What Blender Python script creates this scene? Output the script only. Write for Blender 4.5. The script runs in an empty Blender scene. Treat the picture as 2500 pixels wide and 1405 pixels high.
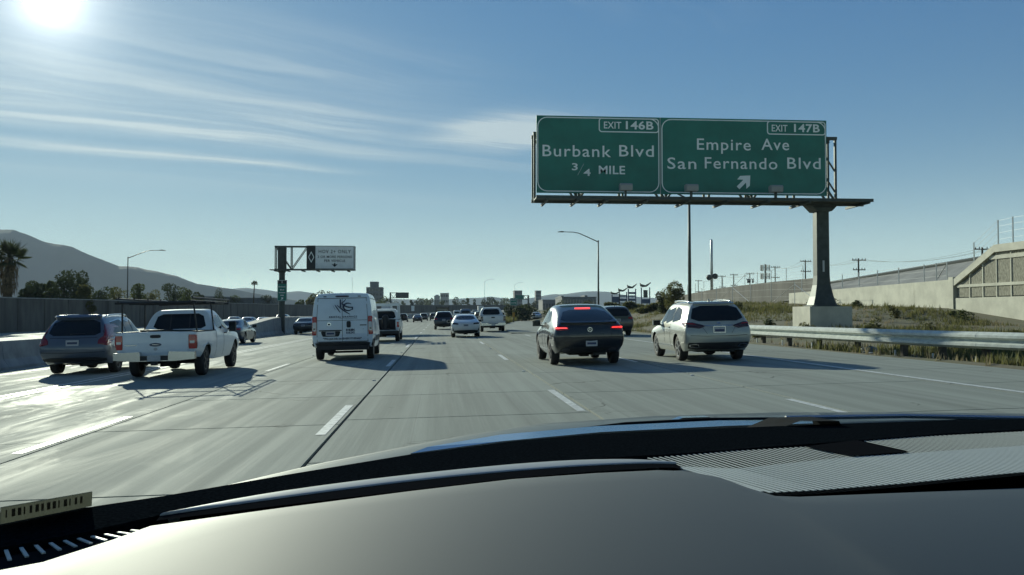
import bpy, bmesh, math, random
from mathutils import Vector, Matrix, noise
from mathutils.bvhtree import BVHTree
random.seed(7)
R = math.radians
scene = bpy.context.scene
col = scene.collection

# ---------------------------------------------------------------- camera
cam_d = bpy.data.cameras.new('camera')
cam = bpy.data.objects.new('camera', cam_d); col.objects.link(cam)
cam.location = (0, 0, 1.5)
cam.rotation_euler = (R(90 + 1.718), 0, R(-4.706))
cam_d.sensor_width = 36; cam_d.lens = 36 * 2150 / 2500
cam_d.clip_start = 0.05; cam_d.clip_end = 60000
scene.camera = cam

# ---------------------------------------------------------------- sky
SUN_AZ, SUN_EL = -23.2, 17.8          # degrees left of the road direction (+Y), above the horizon
world = bpy.data.worlds.new('World'); scene.world = world; world.use_nodes = True
nt = world.node_tree; nt.nodes.clear()
def N(tree, typ, **kw):
    n = tree.nodes.new(typ)
    for k, v in kw.items():
        if k == 'inp':
            for a, b in v.items(): n.inputs[a].default_value = b
        else: setattr(n, k, v)
    return n
class G:
    """small helper for math node chains"""
    def __init__(s, t): s.t = t
    def m(s, op, a, b=0.0, c=0.0, clamp=False):
        n = s.t.nodes.new('ShaderNodeMath'); n.operation = op; n.use_clamp = clamp
        for i, v in enumerate((a, b, c)):
            if hasattr(v, 'links'): s.t.links.new(v, n.inputs[i])
            else: n.inputs[i].default_value = v
        return n.outputs[0]
    def step(s, x, lo, hi):
        n = s.t.nodes.new('ShaderNodeMapRange'); n.interpolation_type = 'SMOOTHSTEP'
        for i, v in zip((0, 1, 2), (x, lo, hi)):
            if hasattr(v, 'links'): s.t.links.new(v, n.inputs[i])
            else: n.inputs[i].default_value = v
        return n.outputs[0]
    def mix(s, fac, a, b, mode='MIX'):
        n = s.t.nodes.new('ShaderNodeMix'); n.data_type = 'RGBA'; n.blend_type = mode
        for i, v in zip((0, 6, 7), (fac, a, b)):
            if hasattr(v, 'links'): s.t.links.new(v, n.inputs[i])
            else: n.inputs[i].default_value = v if isinstance(v, (int, float)) else (*v[:3], 1)
        return n.outputs[2]
g = G(nt)
sky = N(nt, 'ShaderNodeTexSky', sky_type='NISHITA', sun_disc=False, sun_elevation=R(SUN_EL), sun_rotation=R(SUN_AZ),
        altitude=200, air_density=1.0, dust_density=0.35, ozone_density=1.6)
tc = N(nt, 'ShaderNodeTexCoord')
sep = N(nt, 'ShaderNodeSeparateXYZ'); nt.links.new(tc.outputs['Generated'], sep.inputs[0])
dx, dy, dz = sep.outputs
dzc = g.m('MAXIMUM', dz, 0.02)
px, py = g.m('DIVIDE', dx, dzc), g.m('DIVIDE', dy, dzc)      # point on a flat cloud layer at unit height
ca, sa = math.cos(R(30)), math.sin(R(30))
U = g.m('ADD', g.m('MULTIPLY', px, ca), g.m('MULTIPLY', py, sa))
V = g.m('SUBTRACT', g.m('MULTIPLY', py, ca), g.m('MULTIPLY', px, sa))
def nz(u, v, su, sv, detail=5, rough=.55, dist=0.0, off=0.0):
    cmb = N(nt, 'ShaderNodeCombineXYZ'); nt.links.new(g.m('MULTIPLY', u, su), cmb.inputs[0]); nt.links.new(g.m('MULTIPLY', v, sv), cmb.inputs[1])
    cmb.inputs[2].default_value = off
    n = N(nt, 'ShaderNodeTexNoise', inp={'Scale': 1.0, 'Detail': detail, 'Roughness': rough, 'Distortion': dist})
    nt.links.new(cmb.outputs[0], n.inputs['Vector']); return n.outputs['Fac']
warp = g.m('MULTIPLY', g.m('SUBTRACT', nz(U, V, .45, .45, 3, .5, 0, 3.3), .5), .9)
Vw = g.m('ADD', V, warp)
fib = nz(U, Vw, .55, 4.2, 7, .62, .6, 1.0)
fine = nz(U, Vw, 1.6, 15., 6, .65, .8, 5.0)
soft = nz(U, V, .35, .55, 4, .5, 0, 9.0)
def band(c, w, u0, u1, u2, u3):
    a = g.m('DIVIDE', g.m('SUBTRACT', Vw, c), w); a = g.m('POWER', 2.718, g.m('MULTIPLY', g.m('MULTIPLY', a, a), -1.0))
    return g.m('MULTIPLY', a, g.m('MULTIPLY', g.step(U, u0, u1), g.m('SUBTRACT', 1.0, g.step(U, u2, u3))))
bands = g.m('MULTIPLY', band(5.80, .16, -9, -6, 1.9, 3.0), 0.95)
for c, w, a, u2, u3 in ((5.02, .20, .75, 2.2, 4.4), (4.25, .66, .74, 1.3, 3.2), (3.2, .4, .25, 1.0, 2.4), (6.9, .35, .2, 3, 6)):
    bands = g.m('ADD', bands, g.m('MULTIPLY', band(c, w, -9, -6, u2, u3), a))
tuft = g.m('MULTIPLY', band(3.95, .42, 2.2, 2.75, 2.95, 3.3), 2.1)
bands = g.m('ADD', bands, tuft)
tex = g.m('ADD', g.m('MULTIPLY', g.step(fib, .34, .72), .75), g.m('MULTIPLY', g.step(fine, .4, .72), .35))
wisps = g.m('MULTIPLY', g.m('MULTIPLY', g.step(soft, .52, .75), g.step(fib, .45, .8)), .45)
cl = g.m('ADD', g.m('MULTIPLY', bands, g.m('ADD', g.m('MULTIPLY', tex, .85), .36)), wisps)
cl = g.m('MULTIPLY', cl, g.step(dz, .05, .16), clamp=True)
# angle to the sun: the cirrus and the air near it glow
sd = (math.sin(R(SUN_AZ)) * math.cos(R(SUN_EL)), math.cos(R(SUN_AZ)) * math.cos(R(SUN_EL)), math.sin(R(SUN_EL)))
dot = g.m('ADD', g.m('ADD', g.m('MULTIPLY', dx, sd[0]), g.m('MULTIPLY', dy, sd[1])), g.m('MULTIPLY', dz, sd[2]))
ang = g.m('ARCCOSINE', g.m('MINIMUM', dot, .999999))                     # radians
def lobe(w): return g.m('POWER', 2.718, g.m('MULTIPLY', g.m('DIVIDE', ang, w), -1.0))
CLOUD_B, CLOUD_GAIN = 7.4, 1.8
cl_l = g.m('ADD', CLOUD_B, g.m('MULTIPLY', lobe(.20), CLOUD_GAIN))
cc = N(nt, 'ShaderNodeCombineXYZ')
for i, t in enumerate((.92, 1.03, 1.0)): nt.links.new(g.m('MULTIPLY', cl_l, t), cc.inputs[i])
hs_ = N(nt, 'ShaderNodeHueSaturation', inp={'Saturation': 1.18}); nt.links.new(sky.outputs[0], hs_.inputs['Color'])
s3 = N(nt, 'ShaderNodeSeparateColor'); nt.links.new(hs_.outputs[0], s3.inputs[0]); t3 = N(nt, 'ShaderNodeCombineColor')
for i, (gain, lim) in enumerate(((.40, 3.8), (.84, 6.2), (1.46, 7.8))):       # bright air near the horizon saturates softly
    v = g.m('MULTIPLY', s3.outputs[i], gain); nt.links.new(g.m('DIVIDE', v, g.m('ADD', 1.0, g.m('DIVIDE', v, lim))), t3.inputs[i])
lay = g.m('MULTIPLY', g.m('POWER', 2.718, g.m('DIVIDE', g.m('MAXIMUM', dz, 0.0), -.05)), .97)        # bright layer of valley air low on the horizon, all round
air = g.mix(lay, t3.outputs[0], (17.6, 22.4, 18.8))
skyc = g.mix(g.m('MULTIPLY', cl, .64), air, cc.outputs[0])
# aureole of the low sun in hazy air
au = g.m('ADD', g.m('MULTIPLY', lobe(.025), 20.0), g.m('MULTIPLY', lobe(.16), .5))
ac = N(nt, 'ShaderNodeCombineXYZ')
for i, t in enumerate((1.0, 1.0, .92)): nt.links.new(g.m('MULTIPLY', au, t), ac.inputs[i])
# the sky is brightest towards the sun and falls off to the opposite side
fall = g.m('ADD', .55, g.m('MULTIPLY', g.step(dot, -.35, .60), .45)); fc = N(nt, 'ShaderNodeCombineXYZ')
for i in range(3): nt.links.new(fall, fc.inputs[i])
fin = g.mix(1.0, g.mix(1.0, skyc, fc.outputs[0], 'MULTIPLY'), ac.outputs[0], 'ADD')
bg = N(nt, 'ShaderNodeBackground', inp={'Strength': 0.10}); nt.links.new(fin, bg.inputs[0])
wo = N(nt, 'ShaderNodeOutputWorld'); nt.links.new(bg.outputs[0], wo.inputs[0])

# ---------------------------------------------------------------- sun
sl = bpy.data.lights.new('sun', 'SUN'); sl.energy = 5.0; sl.angle = R(0.53); sl.color = (.96, 1.0, .80)
so = bpy.data.objects.new('sun', sl); col.objects.link(so)
so.rotation_euler = Vector(sd).to_track_quat('Z', 'Y').to_euler(); so.location = (-30, 60, 40)

vs = scene.view_settings
vs.view_transform = 'Standard'; vs.look = 'None'; vs.exposure = 0.12; vs.gamma = 1.0; vs.use_curve_mapping = False
scene.render.engine = 'CYCLES'

# ---------------------------------------------------------------- helpers
def M(name, c, rough=.6, metal=0.0, var=0.0, vscale=3.0, bump=0.0, bscale=40.0, coat=0.0, spec=.5, stretch=None, rnd=0.0, emit=0.0, trans=0.0, coords='Object', c2=None, vdet=5):
    m = bpy.data.materials.new(name); m.use_nodes = True
    t = m.node_tree; b = t.nodes['Principled BSDF']; h = G(t)
    b.inputs['Base Color'].default_value = (*c, 1); b.inputs['Roughness'].default_value = rough; b.inputs['Metallic'].default_value = metal
    b.inputs['Coat Weight'].default_value = coat; b.inputs['Coat Roughness'].default_value = .04; b.inputs['Specular IOR Level'].default_value = spec
    if emit: b.inputs['Emission Color'].default_value = (*c, 1); b.inputs['Emission Strength'].default_value = emit
    if trans: b.inputs['Transmission Weight'].default_value = trans
    if var or bump:
        tcn = N(t, 'ShaderNodeTexCoord'); mp = N(t, 'ShaderNodeMapping'); t.links.new(tcn.outputs[coords], mp.inputs[0])
        if stretch: mp.inputs['Scale'].default_value = stretch
    colr = None
    if var:
        n = N(t, 'ShaderNodeTexNoise', inp={'Scale': vscale, 'Detail': vdet, 'Roughness': .6}); t.links.new(mp.outputs[0], n.inputs['Vector'])
        lo = tuple(x * (1 - var) for x in c) if c2 is None else c; hi = tuple(min(1, x * (1 + var)) for x in c) if c2 is None else c2
        colr = h.mix(h.step(n.outputs['Fac'], .3, .7), lo, hi)
    if rnd:
        oi = N(t, 'ShaderNodeObjectInfo'); k = h.m('ADD', 1 - rnd, h.m('MULTIPLY', oi.outputs['Random'], 2 * rnd))
        cmb = N(t, 'ShaderNodeCombineXYZ')
        for i in range(3): t.links.new(k, cmb.inputs[i])
        colr = h.mix(1.0, colr if colr is not None else c, cmb.outputs[0], 'MULTIPLY')
    if colr is not None: t.links.new(colr, b.inputs['Base Color'])
    if bump:
        n2 = N(t, 'ShaderNodeTexNoise', inp={'Scale': bscale, 'Detail': 4}); t.links.new(mp.outputs[0], n2.inputs['Vector'])
        bp = N(t, 'ShaderNodeBump', inp={'Strength': bump, 'Distance': .02}); t.links.new(n2.outputs['Fac'], bp.inputs['Height']); t.links.new(bp.outputs[0], b.inputs['Normal'])
    return m

class MB:
    def __init__(s): s.v = []; s.f = []
    def add(s, vs_, fs_):
        o = len(s.v); s.v += [tuple(p) for p in vs_]; s.f += [tuple(i + o for i in f) for f in fs_]; return s
    def box(s, x0, x1, y0, y1, z0, z1):
        return s.add([(x0,y0,z0),(x1,y0,z0),(x1,y1,z0),(x0,y1,z0),(x0,y0,z1),(x1,y0,z1),(x1,y1,z1),(x0,y1,z1)],
                     [(3,2,1,0),(4,5,6,7),(0,1,5,4),(1,2,6,5),(2,3,7,6),(3,0,4,7)])
    def prism(s, pts, y0, y1, axis='y'):
        """polygon (a,b) extruded along an axis"""
        n = len(pts); mk = {'y': lambda a, b, t: (a, t, b), 'x': lambda a, b, t: (t, a, b), 'z': lambda a, b, t: (a, b, t)}[axis]
        vs_ = [mk(a, b, y0) for a, b in pts] + [mk(a, b, y1) for a, b in pts]
        return s.add(vs_, [tuple(range(n - 1, -1, -1)), tuple(range(n, 2 * n))] + [(i, (i + 1) % n, n + (i + 1) % n, n + i) for i in range(n)])
    def bar(s, a, b, w, h=None):
        """square bar between two points"""
        a, b = Vector(a), Vector(b); h = h or w; d = (b - a).normalized()
        up = Vector((0, 0, 1)) if abs(d.z) < .95 else Vector((0, 1, 0))
        r = d.cross(up).normalized() * w / 2; u = r.cross(d).normalized() * h / 2
        return s.add([a-r-u, a+r-u, a+r+u, a-r+u, b-r-u, b+r-u, b+r+u, b-r+u], [(3,2,1,0),(4,5,6,7),(0,1,5,4),(1,2,6,5),(2,3,7,6),(3,0,4,7)])
    def tube(s, pts, rad, n=8, cap=True):
        pts = [Vector(p) for p in pts]; rads = rad if isinstance(rad, (list, tuple)) else [rad] * len(pts); o = len(s.v); ref = None
        for i, p in enumerate(pts):
            d = (pts[min(i + 1, len(pts) - 1)] - pts[max(i - 1, 0)]).normalized()
            if ref is None: ref = d.orthogonal().normalized()
            ref = (ref - d * ref.dot(d)).normalized(); b = d.cross(ref)
            for k in range(n):
                a = 2 * math.pi * k / n; s.v.append(tuple(p + (ref * math.cos(a) + b * math.sin(a)) * rads[i]))
        for i in range(len(pts) - 1):
            for k in range(n): s.f.append((o+i*n+k, o+i*n+(k+1)%n, o+(i+1)*n+(k+1)%n, o+(i+1)*n+k))
        if cap: s.f.append(tuple(o + k for k in range(n - 1, -1, -1))); s.f.append(tuple(o + (len(pts)-1)*n + k for k in range(n)))
        return s
    def lathe(s, prof, n=24, c=(0, 0, 0), axis='z'):
        o = len(s.v)
        for r, t in prof:
            for k in range(n):
                a = 2 * math.pi * k / n; p = (r*math.cos(a), r*math.sin(a), t) if axis == 'z' else ((t, r*math.cos(a), r*math.sin(a)) if axis == 'x' else (r*math.cos(a), t, r*math.sin(a)))
                s.v.append((p[0]+c[0], p[1]+c[1], p[2]+c[2]))
        for i in range(len(prof) - 1):
            for k in range(n): s.f.append((o+i*n+k, o+i*n+(k+1)%n, o+(i+1)*n+(k+1)%n, o+(i+1)*n+k))
        return s
    def grid(s, rows):
        o = len(s.v); nc = len(rows[0])
        for r in rows: s.v += [tuple(p) for p in r]
        for i in range(len(rows) - 1):
            for j in range(nc - 1): s.f.append((o+i*nc+j, o+i*nc+j+1, o+(i+1)*nc+j+1, o+(i+1)*nc+j))
        return s
    def mesh(s, name):
        me = bpy.data.meshes.new(name); me.from_pydata(s.v, [], s.f)
        bm = bmesh.new(); bm.from_mesh(me); bmesh.ops.recalc_face_normals(bm, faces=bm.faces); bm.to_mesh(me); bm.free(); return me
def setp(o, label=None, cat=None, group=None, kind=None):
    for k, v in (('label', label), ('category', cat), ('group', group), ('kind', kind)):
        if v: o[k] = v
    return o
def obj(name, mb, mat, parent=None, smooth=False, loc=(0, 0, 0), **kw):
    me = mb.mesh(name) if isinstance(mb, MB) else mb
    if mat is not None and not me.materials: me.materials.append(mat)
    if smooth: me.polygons.foreach_set('use_smooth', [True] * len(me.polygons))
    o = bpy.data.objects.new(name, me); col.objects.link(o); o.parent = parent; o.location = loc
    return setp(o, **kw)
def thing(name, label, cat, loc=(0, 0, 0), rz=0.0, group=None, ry=0.0):
    o = bpy.data.objects.new(name, None); col.objects.link(o); o.location = loc; o.rotation_euler = (0, ry, rz); o.empty_display_size = .2
    return setp(o, label, cat, group)
def lerp(a, b, t): return a + (b - a) * t
def sst(a, b, x):
    t = max(0, min(1, (x - a) / (b - a))); return t * t * (3 - 2 * t)
def interp(tab, x):
    if x <= tab[0][0]: return tab[0][1]
    for (a, b), (c, d) in zip(tab, tab[1:]):
        if x <= c: return b + (d - b) * (x - a) / (c - a)
    return tab[-1][1]
TEXTC = {}
def text_mesh(s, size, width=None, offset=0.0, spacing=1.0):
    """lettering as a flat mesh in XZ, centred, facing -Y; width squeezes it to a given length"""
    cu = bpy.data.curves.new('lettering', 'FONT'); cu.body = s; cu.size = size; cu.align_x = 'CENTER'; cu.align_y = 'BOTTOM_BASELINE'
    cu.offset = offset; cu.extrude = .004; cu.space_character = spacing; cu.resolution_u = 3
    o = bpy.data.objects.new('lettering', cu); col.objects.link(o)
    bpy.context.view_layer.update()
    me = bpy.data.meshes.new_from_object(o.evaluated_get(bpy.context.evaluated_depsgraph_get()))
    bpy.data.objects.remove(o); bpy.data.curves.remove(cu)
    xs = [v.co.x for v in me.vertices]; k = 1.0; mid = (min(xs) + max(xs)) / 2
    if width: k = width / (max(xs) - min(xs))
    for v in me.vertices: x, y, z = v.co; v.co = ((x - mid) * k, -z, y - .35 * size)
    me.name = 'lettering'; me.materials.clear(); return me

YAW = R(4.706)
def upx(px, y): return y * math.tan(math.atan((px - 1250) / 2150) + YAW)      # lateral position of a sight line at distance y
def upz(py, y, px=1073): return 1.5 + (767 - py) / 2150 * (math.cos(YAW) * y + math.sin(YAW) * upx(px, y))
# road geometry: superelevated 2.2 %, straight, then bending right and climbing
SL = .022
def rise(y): return 0 if y < 200 else (4e-5 * (y - 200) ** 2 if y < 400 else 1.6 + .016 * (y - 400))
def bend(y): return 0 if y < 200 else ((y - 200) ** 2 / 1800 if y < 700 else 138.9 + .5556 * (y - 700))
WB = [(-60, .6), (38, .9), (45, 1.08), (51, 1.83), (77, 2.45), (105, 2.6), (132, 2.7), (220, 1.5)]
def gz(x, y):
    x -= bend(y)
    if x < -14: z = -.308
    elif x < 13.2: z = SL * x
    else:
        t = sst(13.2, 30, x); z = lerp(SL * 13.2, interp(WB, y), t) if x < 30 else interp(WB, y)
        z -= .12 * sst(13.2, 14.2, x) * (1 - sst(15, 18, x))
        if y > 150: z = lerp(z, .3, sst(150, 230, y))
    return z + rise(y)
# ---------------------------------------------------------------- materials of the setting
def concrete_road():
    m = bpy.data.materials.new('road_concrete'); m.use_nodes = True; t = m.node_tree; b = t.nodes['Principled BSDF']; h = G(t)
    ge = N(t, 'ShaderNodeNewGeometry'); mp = N(t, 'ShaderNodeMapping'); t.links.new(ge.outputs['Position'], mp.inputs[0])
    def nse(scale, sx, sy, det=5, ro=.6, dist=0.):
        q = N(t, 'ShaderNodeMapping'); q.inputs['Scale'].default_value = (sx, sy, 1); t.links.new(ge.outputs['Position'], q.inputs[0])
        n = N(t, 'ShaderNodeTexNoise', inp={'Scale': scale, 'Detail': det, 'Roughness': ro, 'Distortion': dist}); t.links.new(q.outputs[0], n.inputs['Vector']); return n.outputs['Fac']
    streak = nse(1, 3.2, .045, 6); fine = nse(1, 26, .35, 4); blot = nse(.5, 1, .35, 6, .65); grit = nse(90, 1, 1, 3); drip = nse(1, 7., .012, 3)
    patch = nse(1, .8, .16, 5, .7, 1.2)
    c = h.mix(h.step(streak, .3, .72), (.275, .297, .266), (.350, .376, .336))
    c = h.mix(h.m('MULTIPLY', h.step(blot, .45, .75), .5), c, (.275, .295, .262))
    c = h.mix(h.m('MULTIPLY', h.step(fine, .5, .8), .35), c, (.40, .41, .37))
    c = h.mix(h.m('MULTIPLY', h.step(drip, .62, .74), .30), c, (.10, .10, .095))
    c = h.mix(h.m('MULTIPLY', h.step(grit, .35, .8), .25), c, (.15, .15, .14))
    sx = N(t, 'ShaderNodeSeparateXYZ'); t.links.new(ge.outputs['Position'], sx.inputs[0]); oil = None
    for cx, w in ((-10.5, .34), (-6.75, .36), (-3.15, .32), (.30, .34), (3.9, .36), (7.6, .40), (-4.2, .16), (-2.2, .16), (-.7, .15), (1.25, .15), (3.0, .17), (4.8, .17)):     # drip band and tyre tracks of each lane
        a = h.m('DIVIDE', h.m('SUBTRACT', sx.outputs[0], cx), w); a = h.m('POWER', 2.718, h.m('MULTIPLY', h.m('MULTIPLY', a, a), -1.0)); oil = a if oil is None else h.m('ADD', oil, a)
    c = h.mix(h.m('MULTIPLY', h.m('MULTIPLY', oil, h.step(nse(1, .9, .07, 6, .7), .3, .75)), .34), c, (.13, .137, .125))
    crk = N(t, 'ShaderNodeTexVoronoi', feature='DISTANCE_TO_EDGE', inp={'Scale': .28, 'Randomness': 1.0}); wv = N(t, 'ShaderNodeVectorMath', operation='ADD'); nn = N(t, 'ShaderNodeTexNoise', inp={'Scale': 1.1, 'Detail': 6}); t.links.new(ge.outputs['Position'], nn.inputs['Vector']); t.links.new(ge.outputs['Position'], wv.inputs[0]); t.links.new(nn.outputs['Color'], wv.inputs[1]); t.links.new(wv.outputs[0], crk.inputs['Vector'])
    c = h.mix(h.m('MULTIPLY', h.m('SUBTRACT', 1.0, h.step(crk.outputs['Distance'], .0, .010)), h.m('MULTIPLY', h.step(blot, .52, .62), .7)), c, (.06, .06, .055))
    oi = N(t, 'ShaderNodeObjectInfo'); k = h.m('ADD', .95, h.m('MULTIPLY', oi.outputs['Random'], .10)); cmb = N(t, 'ShaderNodeCombineXYZ')
    for i in range(3): t.links.new(k, cmb.inputs[i])
    t.links.new(h.mix(1.0, c, cmb.outputs[0], 'MULTIPLY'), b.inputs['Base Color'])
    worn = h.m('SUBTRACT', 1.0, h.step(sx.outputs[0], -6.5, -1.0))       # the left lanes are polished by traffic
    r = h.m('SUBTRACT', .86, h.m('MULTIPLY', h.step(streak, .4, .7), .10))
    r = h.m('SUBTRACT', r, h.m('MULTIPLY', h.m('MULTIPLY', worn, h.step(patch, .45, .62)), .16))
    t.links.new(r, b.inputs['Roughness']); b.inputs['Specular IOR Level'].default_value = .07
    bp = N(t, 'ShaderNodeBump', inp={'Strength': .35, 'Distance': .01})
    t.links.new(h.m('ADD', h.m('MULTIPLY', fine, .6), h.m('MULTIPLY', grit, .4)), bp.inputs['Height']); t.links.new(bp.outputs[0], b.inputs['Normal'])
    return m
m_road = concrete_road()
m_bed = M('joint_sealant', (.02, .02, .02), .8)
m_paint = M('worn_white_paint', (.62, .63, .60), .55, var=.25, vscale=9, bump=.1)
m_yellow = M('worn_yellow_paint', (.50, .38, .10), .6, var=.25, vscale=9)
m_dirt = M('dry_ground', (.15, .125, .08), .95, var=.5, vscale=.35, bump=.6, bscale=9, c2=(.11, .115, .05))
m_conc = M('pale_concrete', (.58, .56, .46), .8, var=.14, vscale=.9, bump=.1, bscale=14)
m_conc2 = M('barrier_concrete', (.30, .31, .31), .8, var=.22, vscale=1.2, bump=.1, bscale=14, rnd=.06)
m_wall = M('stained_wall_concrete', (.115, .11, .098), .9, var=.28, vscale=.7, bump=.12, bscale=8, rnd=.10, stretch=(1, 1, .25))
m_split = M('split_face_block', (.30, .285, .225), .95, var=.35, vscale=11, bump=1.0, bscale=13, stretch=(1, 1, .45))
m_slope = M('paved_slope', (.235, .235, .225), .9, var=.18, vscale=.6, bump=.1)
m_galv = M('galvanised_steel', (.50, .51, .50), .38, metal=.75, var=.12, vscale=5)
m_rail = M('guardrail_steel', (.60, .63, .58), .6, spec=.2, var=.12, vscale=5)
m_steel = M('dark_steel', (.075, .085, .08), .5, metal=.4)
m_post = M('weathered_timber', (.09, .075, .055), .9, var=.3)
m_asph = M('asphalt', (.06, .06, .058), .9, var=.25, vscale=4, bump=.3, bscale=60)

# ---------------------------------------------------------------- ground, roads
ys = [-60, -30, -10] + [i * 4 for i in range(0, 40)] + [160 + i * 10 for i in range(0, 60)] + [800, 1000, 1400, 2000, 3200, 5000, 8000, 14000]
xs = [-9000, -5000, -2500, -1200, -600, -300, -150, -90, -60, -45, -30, -20, -14, -8, 0, 6, 10, 12.9, 13.3, 14, 15, 16.5, 18, 20, 22, 24, 26, 28, 30, 34, 40, 60, 90, 150, 300, 600, 1200, 2500, 5000, 9000]
rows = []
for y in ys:
    row = []
    for x in xs:
        X = x + bend(min(y, 700)) * (1 if -60 < x < 60 else 0)
        z = gz(X, min(y, 700)) if -60 <= x <= 60 else (interp([(60, gz(60 + bend(min(y, 700)), min(y, 700))), (150, 0), (9000, 0)], abs(x)) if x > 0 else 0)
        if y > 700: z = lerp(z, 0, sst(700, 1400, y))
        if -42 < x < 13.2: z -= .12
        if 13.2 < x < 30 and y < 260: z += .10 * noise.noise((X * .7, y * .5, 0)) + .05 * noise.noise((X * 2.1, y * 2, 4))
        row.append((X, y, z))
    rows.append(row)
obj('ground', MB().grid(rows), m_dirt, smooth=True, kind='structure')
NEAR = 66
def ribbon(x0, x1, y0, y1, dz=0.0, step=None, off=lambda y: 0):
    y = y0; r = []
    while True:
        a, b = x0 + bend(y) + off(y), x1 + bend(y) + off(y); r.append([(a, y, gz(min(a, bend(y) + 13.1), y) + dz), (b, y, gz(min(b, bend(y) + 13.1), y) + dz)])
        if y >= y1: break
        y = min(y1, y + (step or (4 if y < 200 else 10)))
    return MB().grid(r)
fw = obj('freeway', ribbon(-13.95, 12.75, NEAR, 160), m_road, kind='structure')
obj('far_carriageway', ribbon(-13.95, 8.6, 160, 700), m_road, fw)
obj('joint_bed', ribbon(-13.95, 12.75, -30, NEAR + .2, -.03), m_bed, fw)
obj('opposite_carriageway', ribbon(-41.5, -15.2, -30, 700, .004), m_road, kind='structure')
lanes = [-13.9, -12.5, -8.62, -4.68, -1.36, 2.25, 5.74, 9.40, 12.7]
for li, (a, b) in enumerate(zip(lanes, lanes[1:])):
    y = -24 + random.random() * 3; rr = random.Random(li)
    while y < NEAR:
        e = min(NEAR, y + rr.choice((3.7, 4.3, 4.6, 5.5))); gp = .022 if li > 2 else .010
        x0, x1, y0, y1 = a + gp, b - gp, y + gp, e - gp; q = .001
        mb = MB().add([(x0, y0, SL*x0 - .03), (x1, y0, SL*x1 - .03), (x1, y1, SL*x1 - .03), (x0, y1, SL*x0 - .03),
                       (x0+q, y0+q, SL*x0), (x1-q, y0+q, SL*x1), (x1-q, y1-q, SL*x1), (x0+q, y1-q, SL*x0)],
                      [(4,5,6,7), (0,1,5,4), (1,2,6,5), (2,3,7,6), (3,0,4,7)])
        obj('slab', mb, m_road, fw); y = e
# exit ramp leaving on the right
RC = [(-30, 7.6), (60, 7.7), (80, 8.6), (100, 10.2), (130, 13.6), (160, 17.6), (200, 24), (260, 36), (330, 54)]
def rampc(y): return interp(RC, y)
rows = []
for i in range(0, 46):
    y = 62 + i * 6; c = rampc(y); w = 3.4
    rows.append([(c - w + .6, y, gz(min(c, 13), min(y, 150)) - .01 - .002 + rise(y)), (c + w, y, gz(min(c, 13), min(y, 150)) - .01 - .002 + rise(y))])
ramp = obj('exit_ramp', MB().grid(rows), m_road, kind='structure'); ramp.location.z = .02
# painted lines
def stripe(x, y0, y1, w=.11, m=m_paint, off=lambda y: 0, name='lane_line', dz=.005): return obj(name, ribbon(x - w / 2, x + w / 2, y0, y1, dz, off=off), m, fw)
for x, first in ((-1.5, 11.35), (2.12, 13.1), (-4.83, 10.6), (5.62, 10.2)):
    y = first - 14.63
    while y < 330:
        stripe(x, y, y + 3.66, .13 if y < 66 else .15, name='lane_dash'); y += 14.63
        if x == 5.62 and y > 60: break
for dx in (-.16, .16): stripe(-8.82 + dx, -20, 420, .11)
stripe(-12.72, -20, 420, .11, m_yellow)
stripe(9.58, -20, 64, .14); stripe(7.3, 70, 330, .13, off=lambda y: 0)
def curve_stripe(tab, w=.14):
    r = []; y = tab[0][0]
    while y <= tab[-1][0]:
        x = interp(tab, y); r.append([(x - w / 2, y, gz(min(x, 13), min(y, 150)) + .014 + rise(y)), (x + w / 2, y, gz(min(x, 13), min(y, 150)) + .014 + rise(y))]); y += 3
    obj('edge_line', MB().grid(r), m_paint, fw)
curve_stripe([(66, 7.6), (80, 7.75), (100, 8.6), (130, 11.4), (160, 15.2), (200, 21.4)])
curve_stripe([(64, 9.58), (80, 11), (100, 12.6), (130, 16), (160, 20)])
# raised reflective markers on the lane lines
for x in (-1.5, 2.12, 5.62, -4.83):
    for k in range(-1, 5):
        y = {-1.5: 11.35, 2.12: 13.1, -4.83: 10.6, 5.62: 10.2}[x] + 9.1 + k * 14.63
        obj('lane_marker', MB().lathe([(.05, 0), (.048, .012), (.03, .018), (0, .019)], 8, (x, y, SL * x + .003)), m_paint, fw)

# ---------------------------------------------------------------- median barrier, sound wall
mbar = thing('median_barrier', 'long grey concrete median barrier with pale top dividing the freeway', 'barrier', (-14.3, 20, -.31))
def bh(y): return .92 + .6 * sst(64, 82, y)
def barrier_piece(y0, y1):
    r = []
    for y in (y0 + .01, (y0 + y1) / 2, y1 - .01):
        h = bh(y); wv = lerp(.42, .2, sst(76, 100, y)); c = bend(y); zz = gz(c - 14, y)
        r.append([(c - 13.96, y, zz - .1), (c - 13.97, y, zz + .08), (c - 14.14, y, zz + .33), (c - 14.22, y, zz + h - .02), (c - 14.24, y, zz + h), (c - 14.26 - wv*2, y, zz + h + .02), (c - 14.30 - wv*2, y, zz + h - .02), (c - 14.6 - wv*2, y, zz - .1)])
    mb = MB().grid(r); n = len(r[0]); mb.f.append(tuple(range(n))); mb.f.append(tuple(2 * n + k for k in range(n)))
    return mb
y = -12
while y < 420:
    e = y + (6 if y < 200 else 20); o = obj('barrier_segment', barrier_piece(y, e), m_conc2, mbar); o.matrix_parent_inverse = Matrix.Translation((14.3, -20, .31)); y = e
swall = thing('sound_wall', 'long dark stained concrete wall along the far side of the opposing lanes', 'wall', (-42, 90, -.3))
def wtop(y): return interp([(0, 2.85), (50, 2.95), (92, 3.05), (200, 3.75), (300, 4.3), (700, 8.6)], y)
y = 20; k = 0
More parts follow.
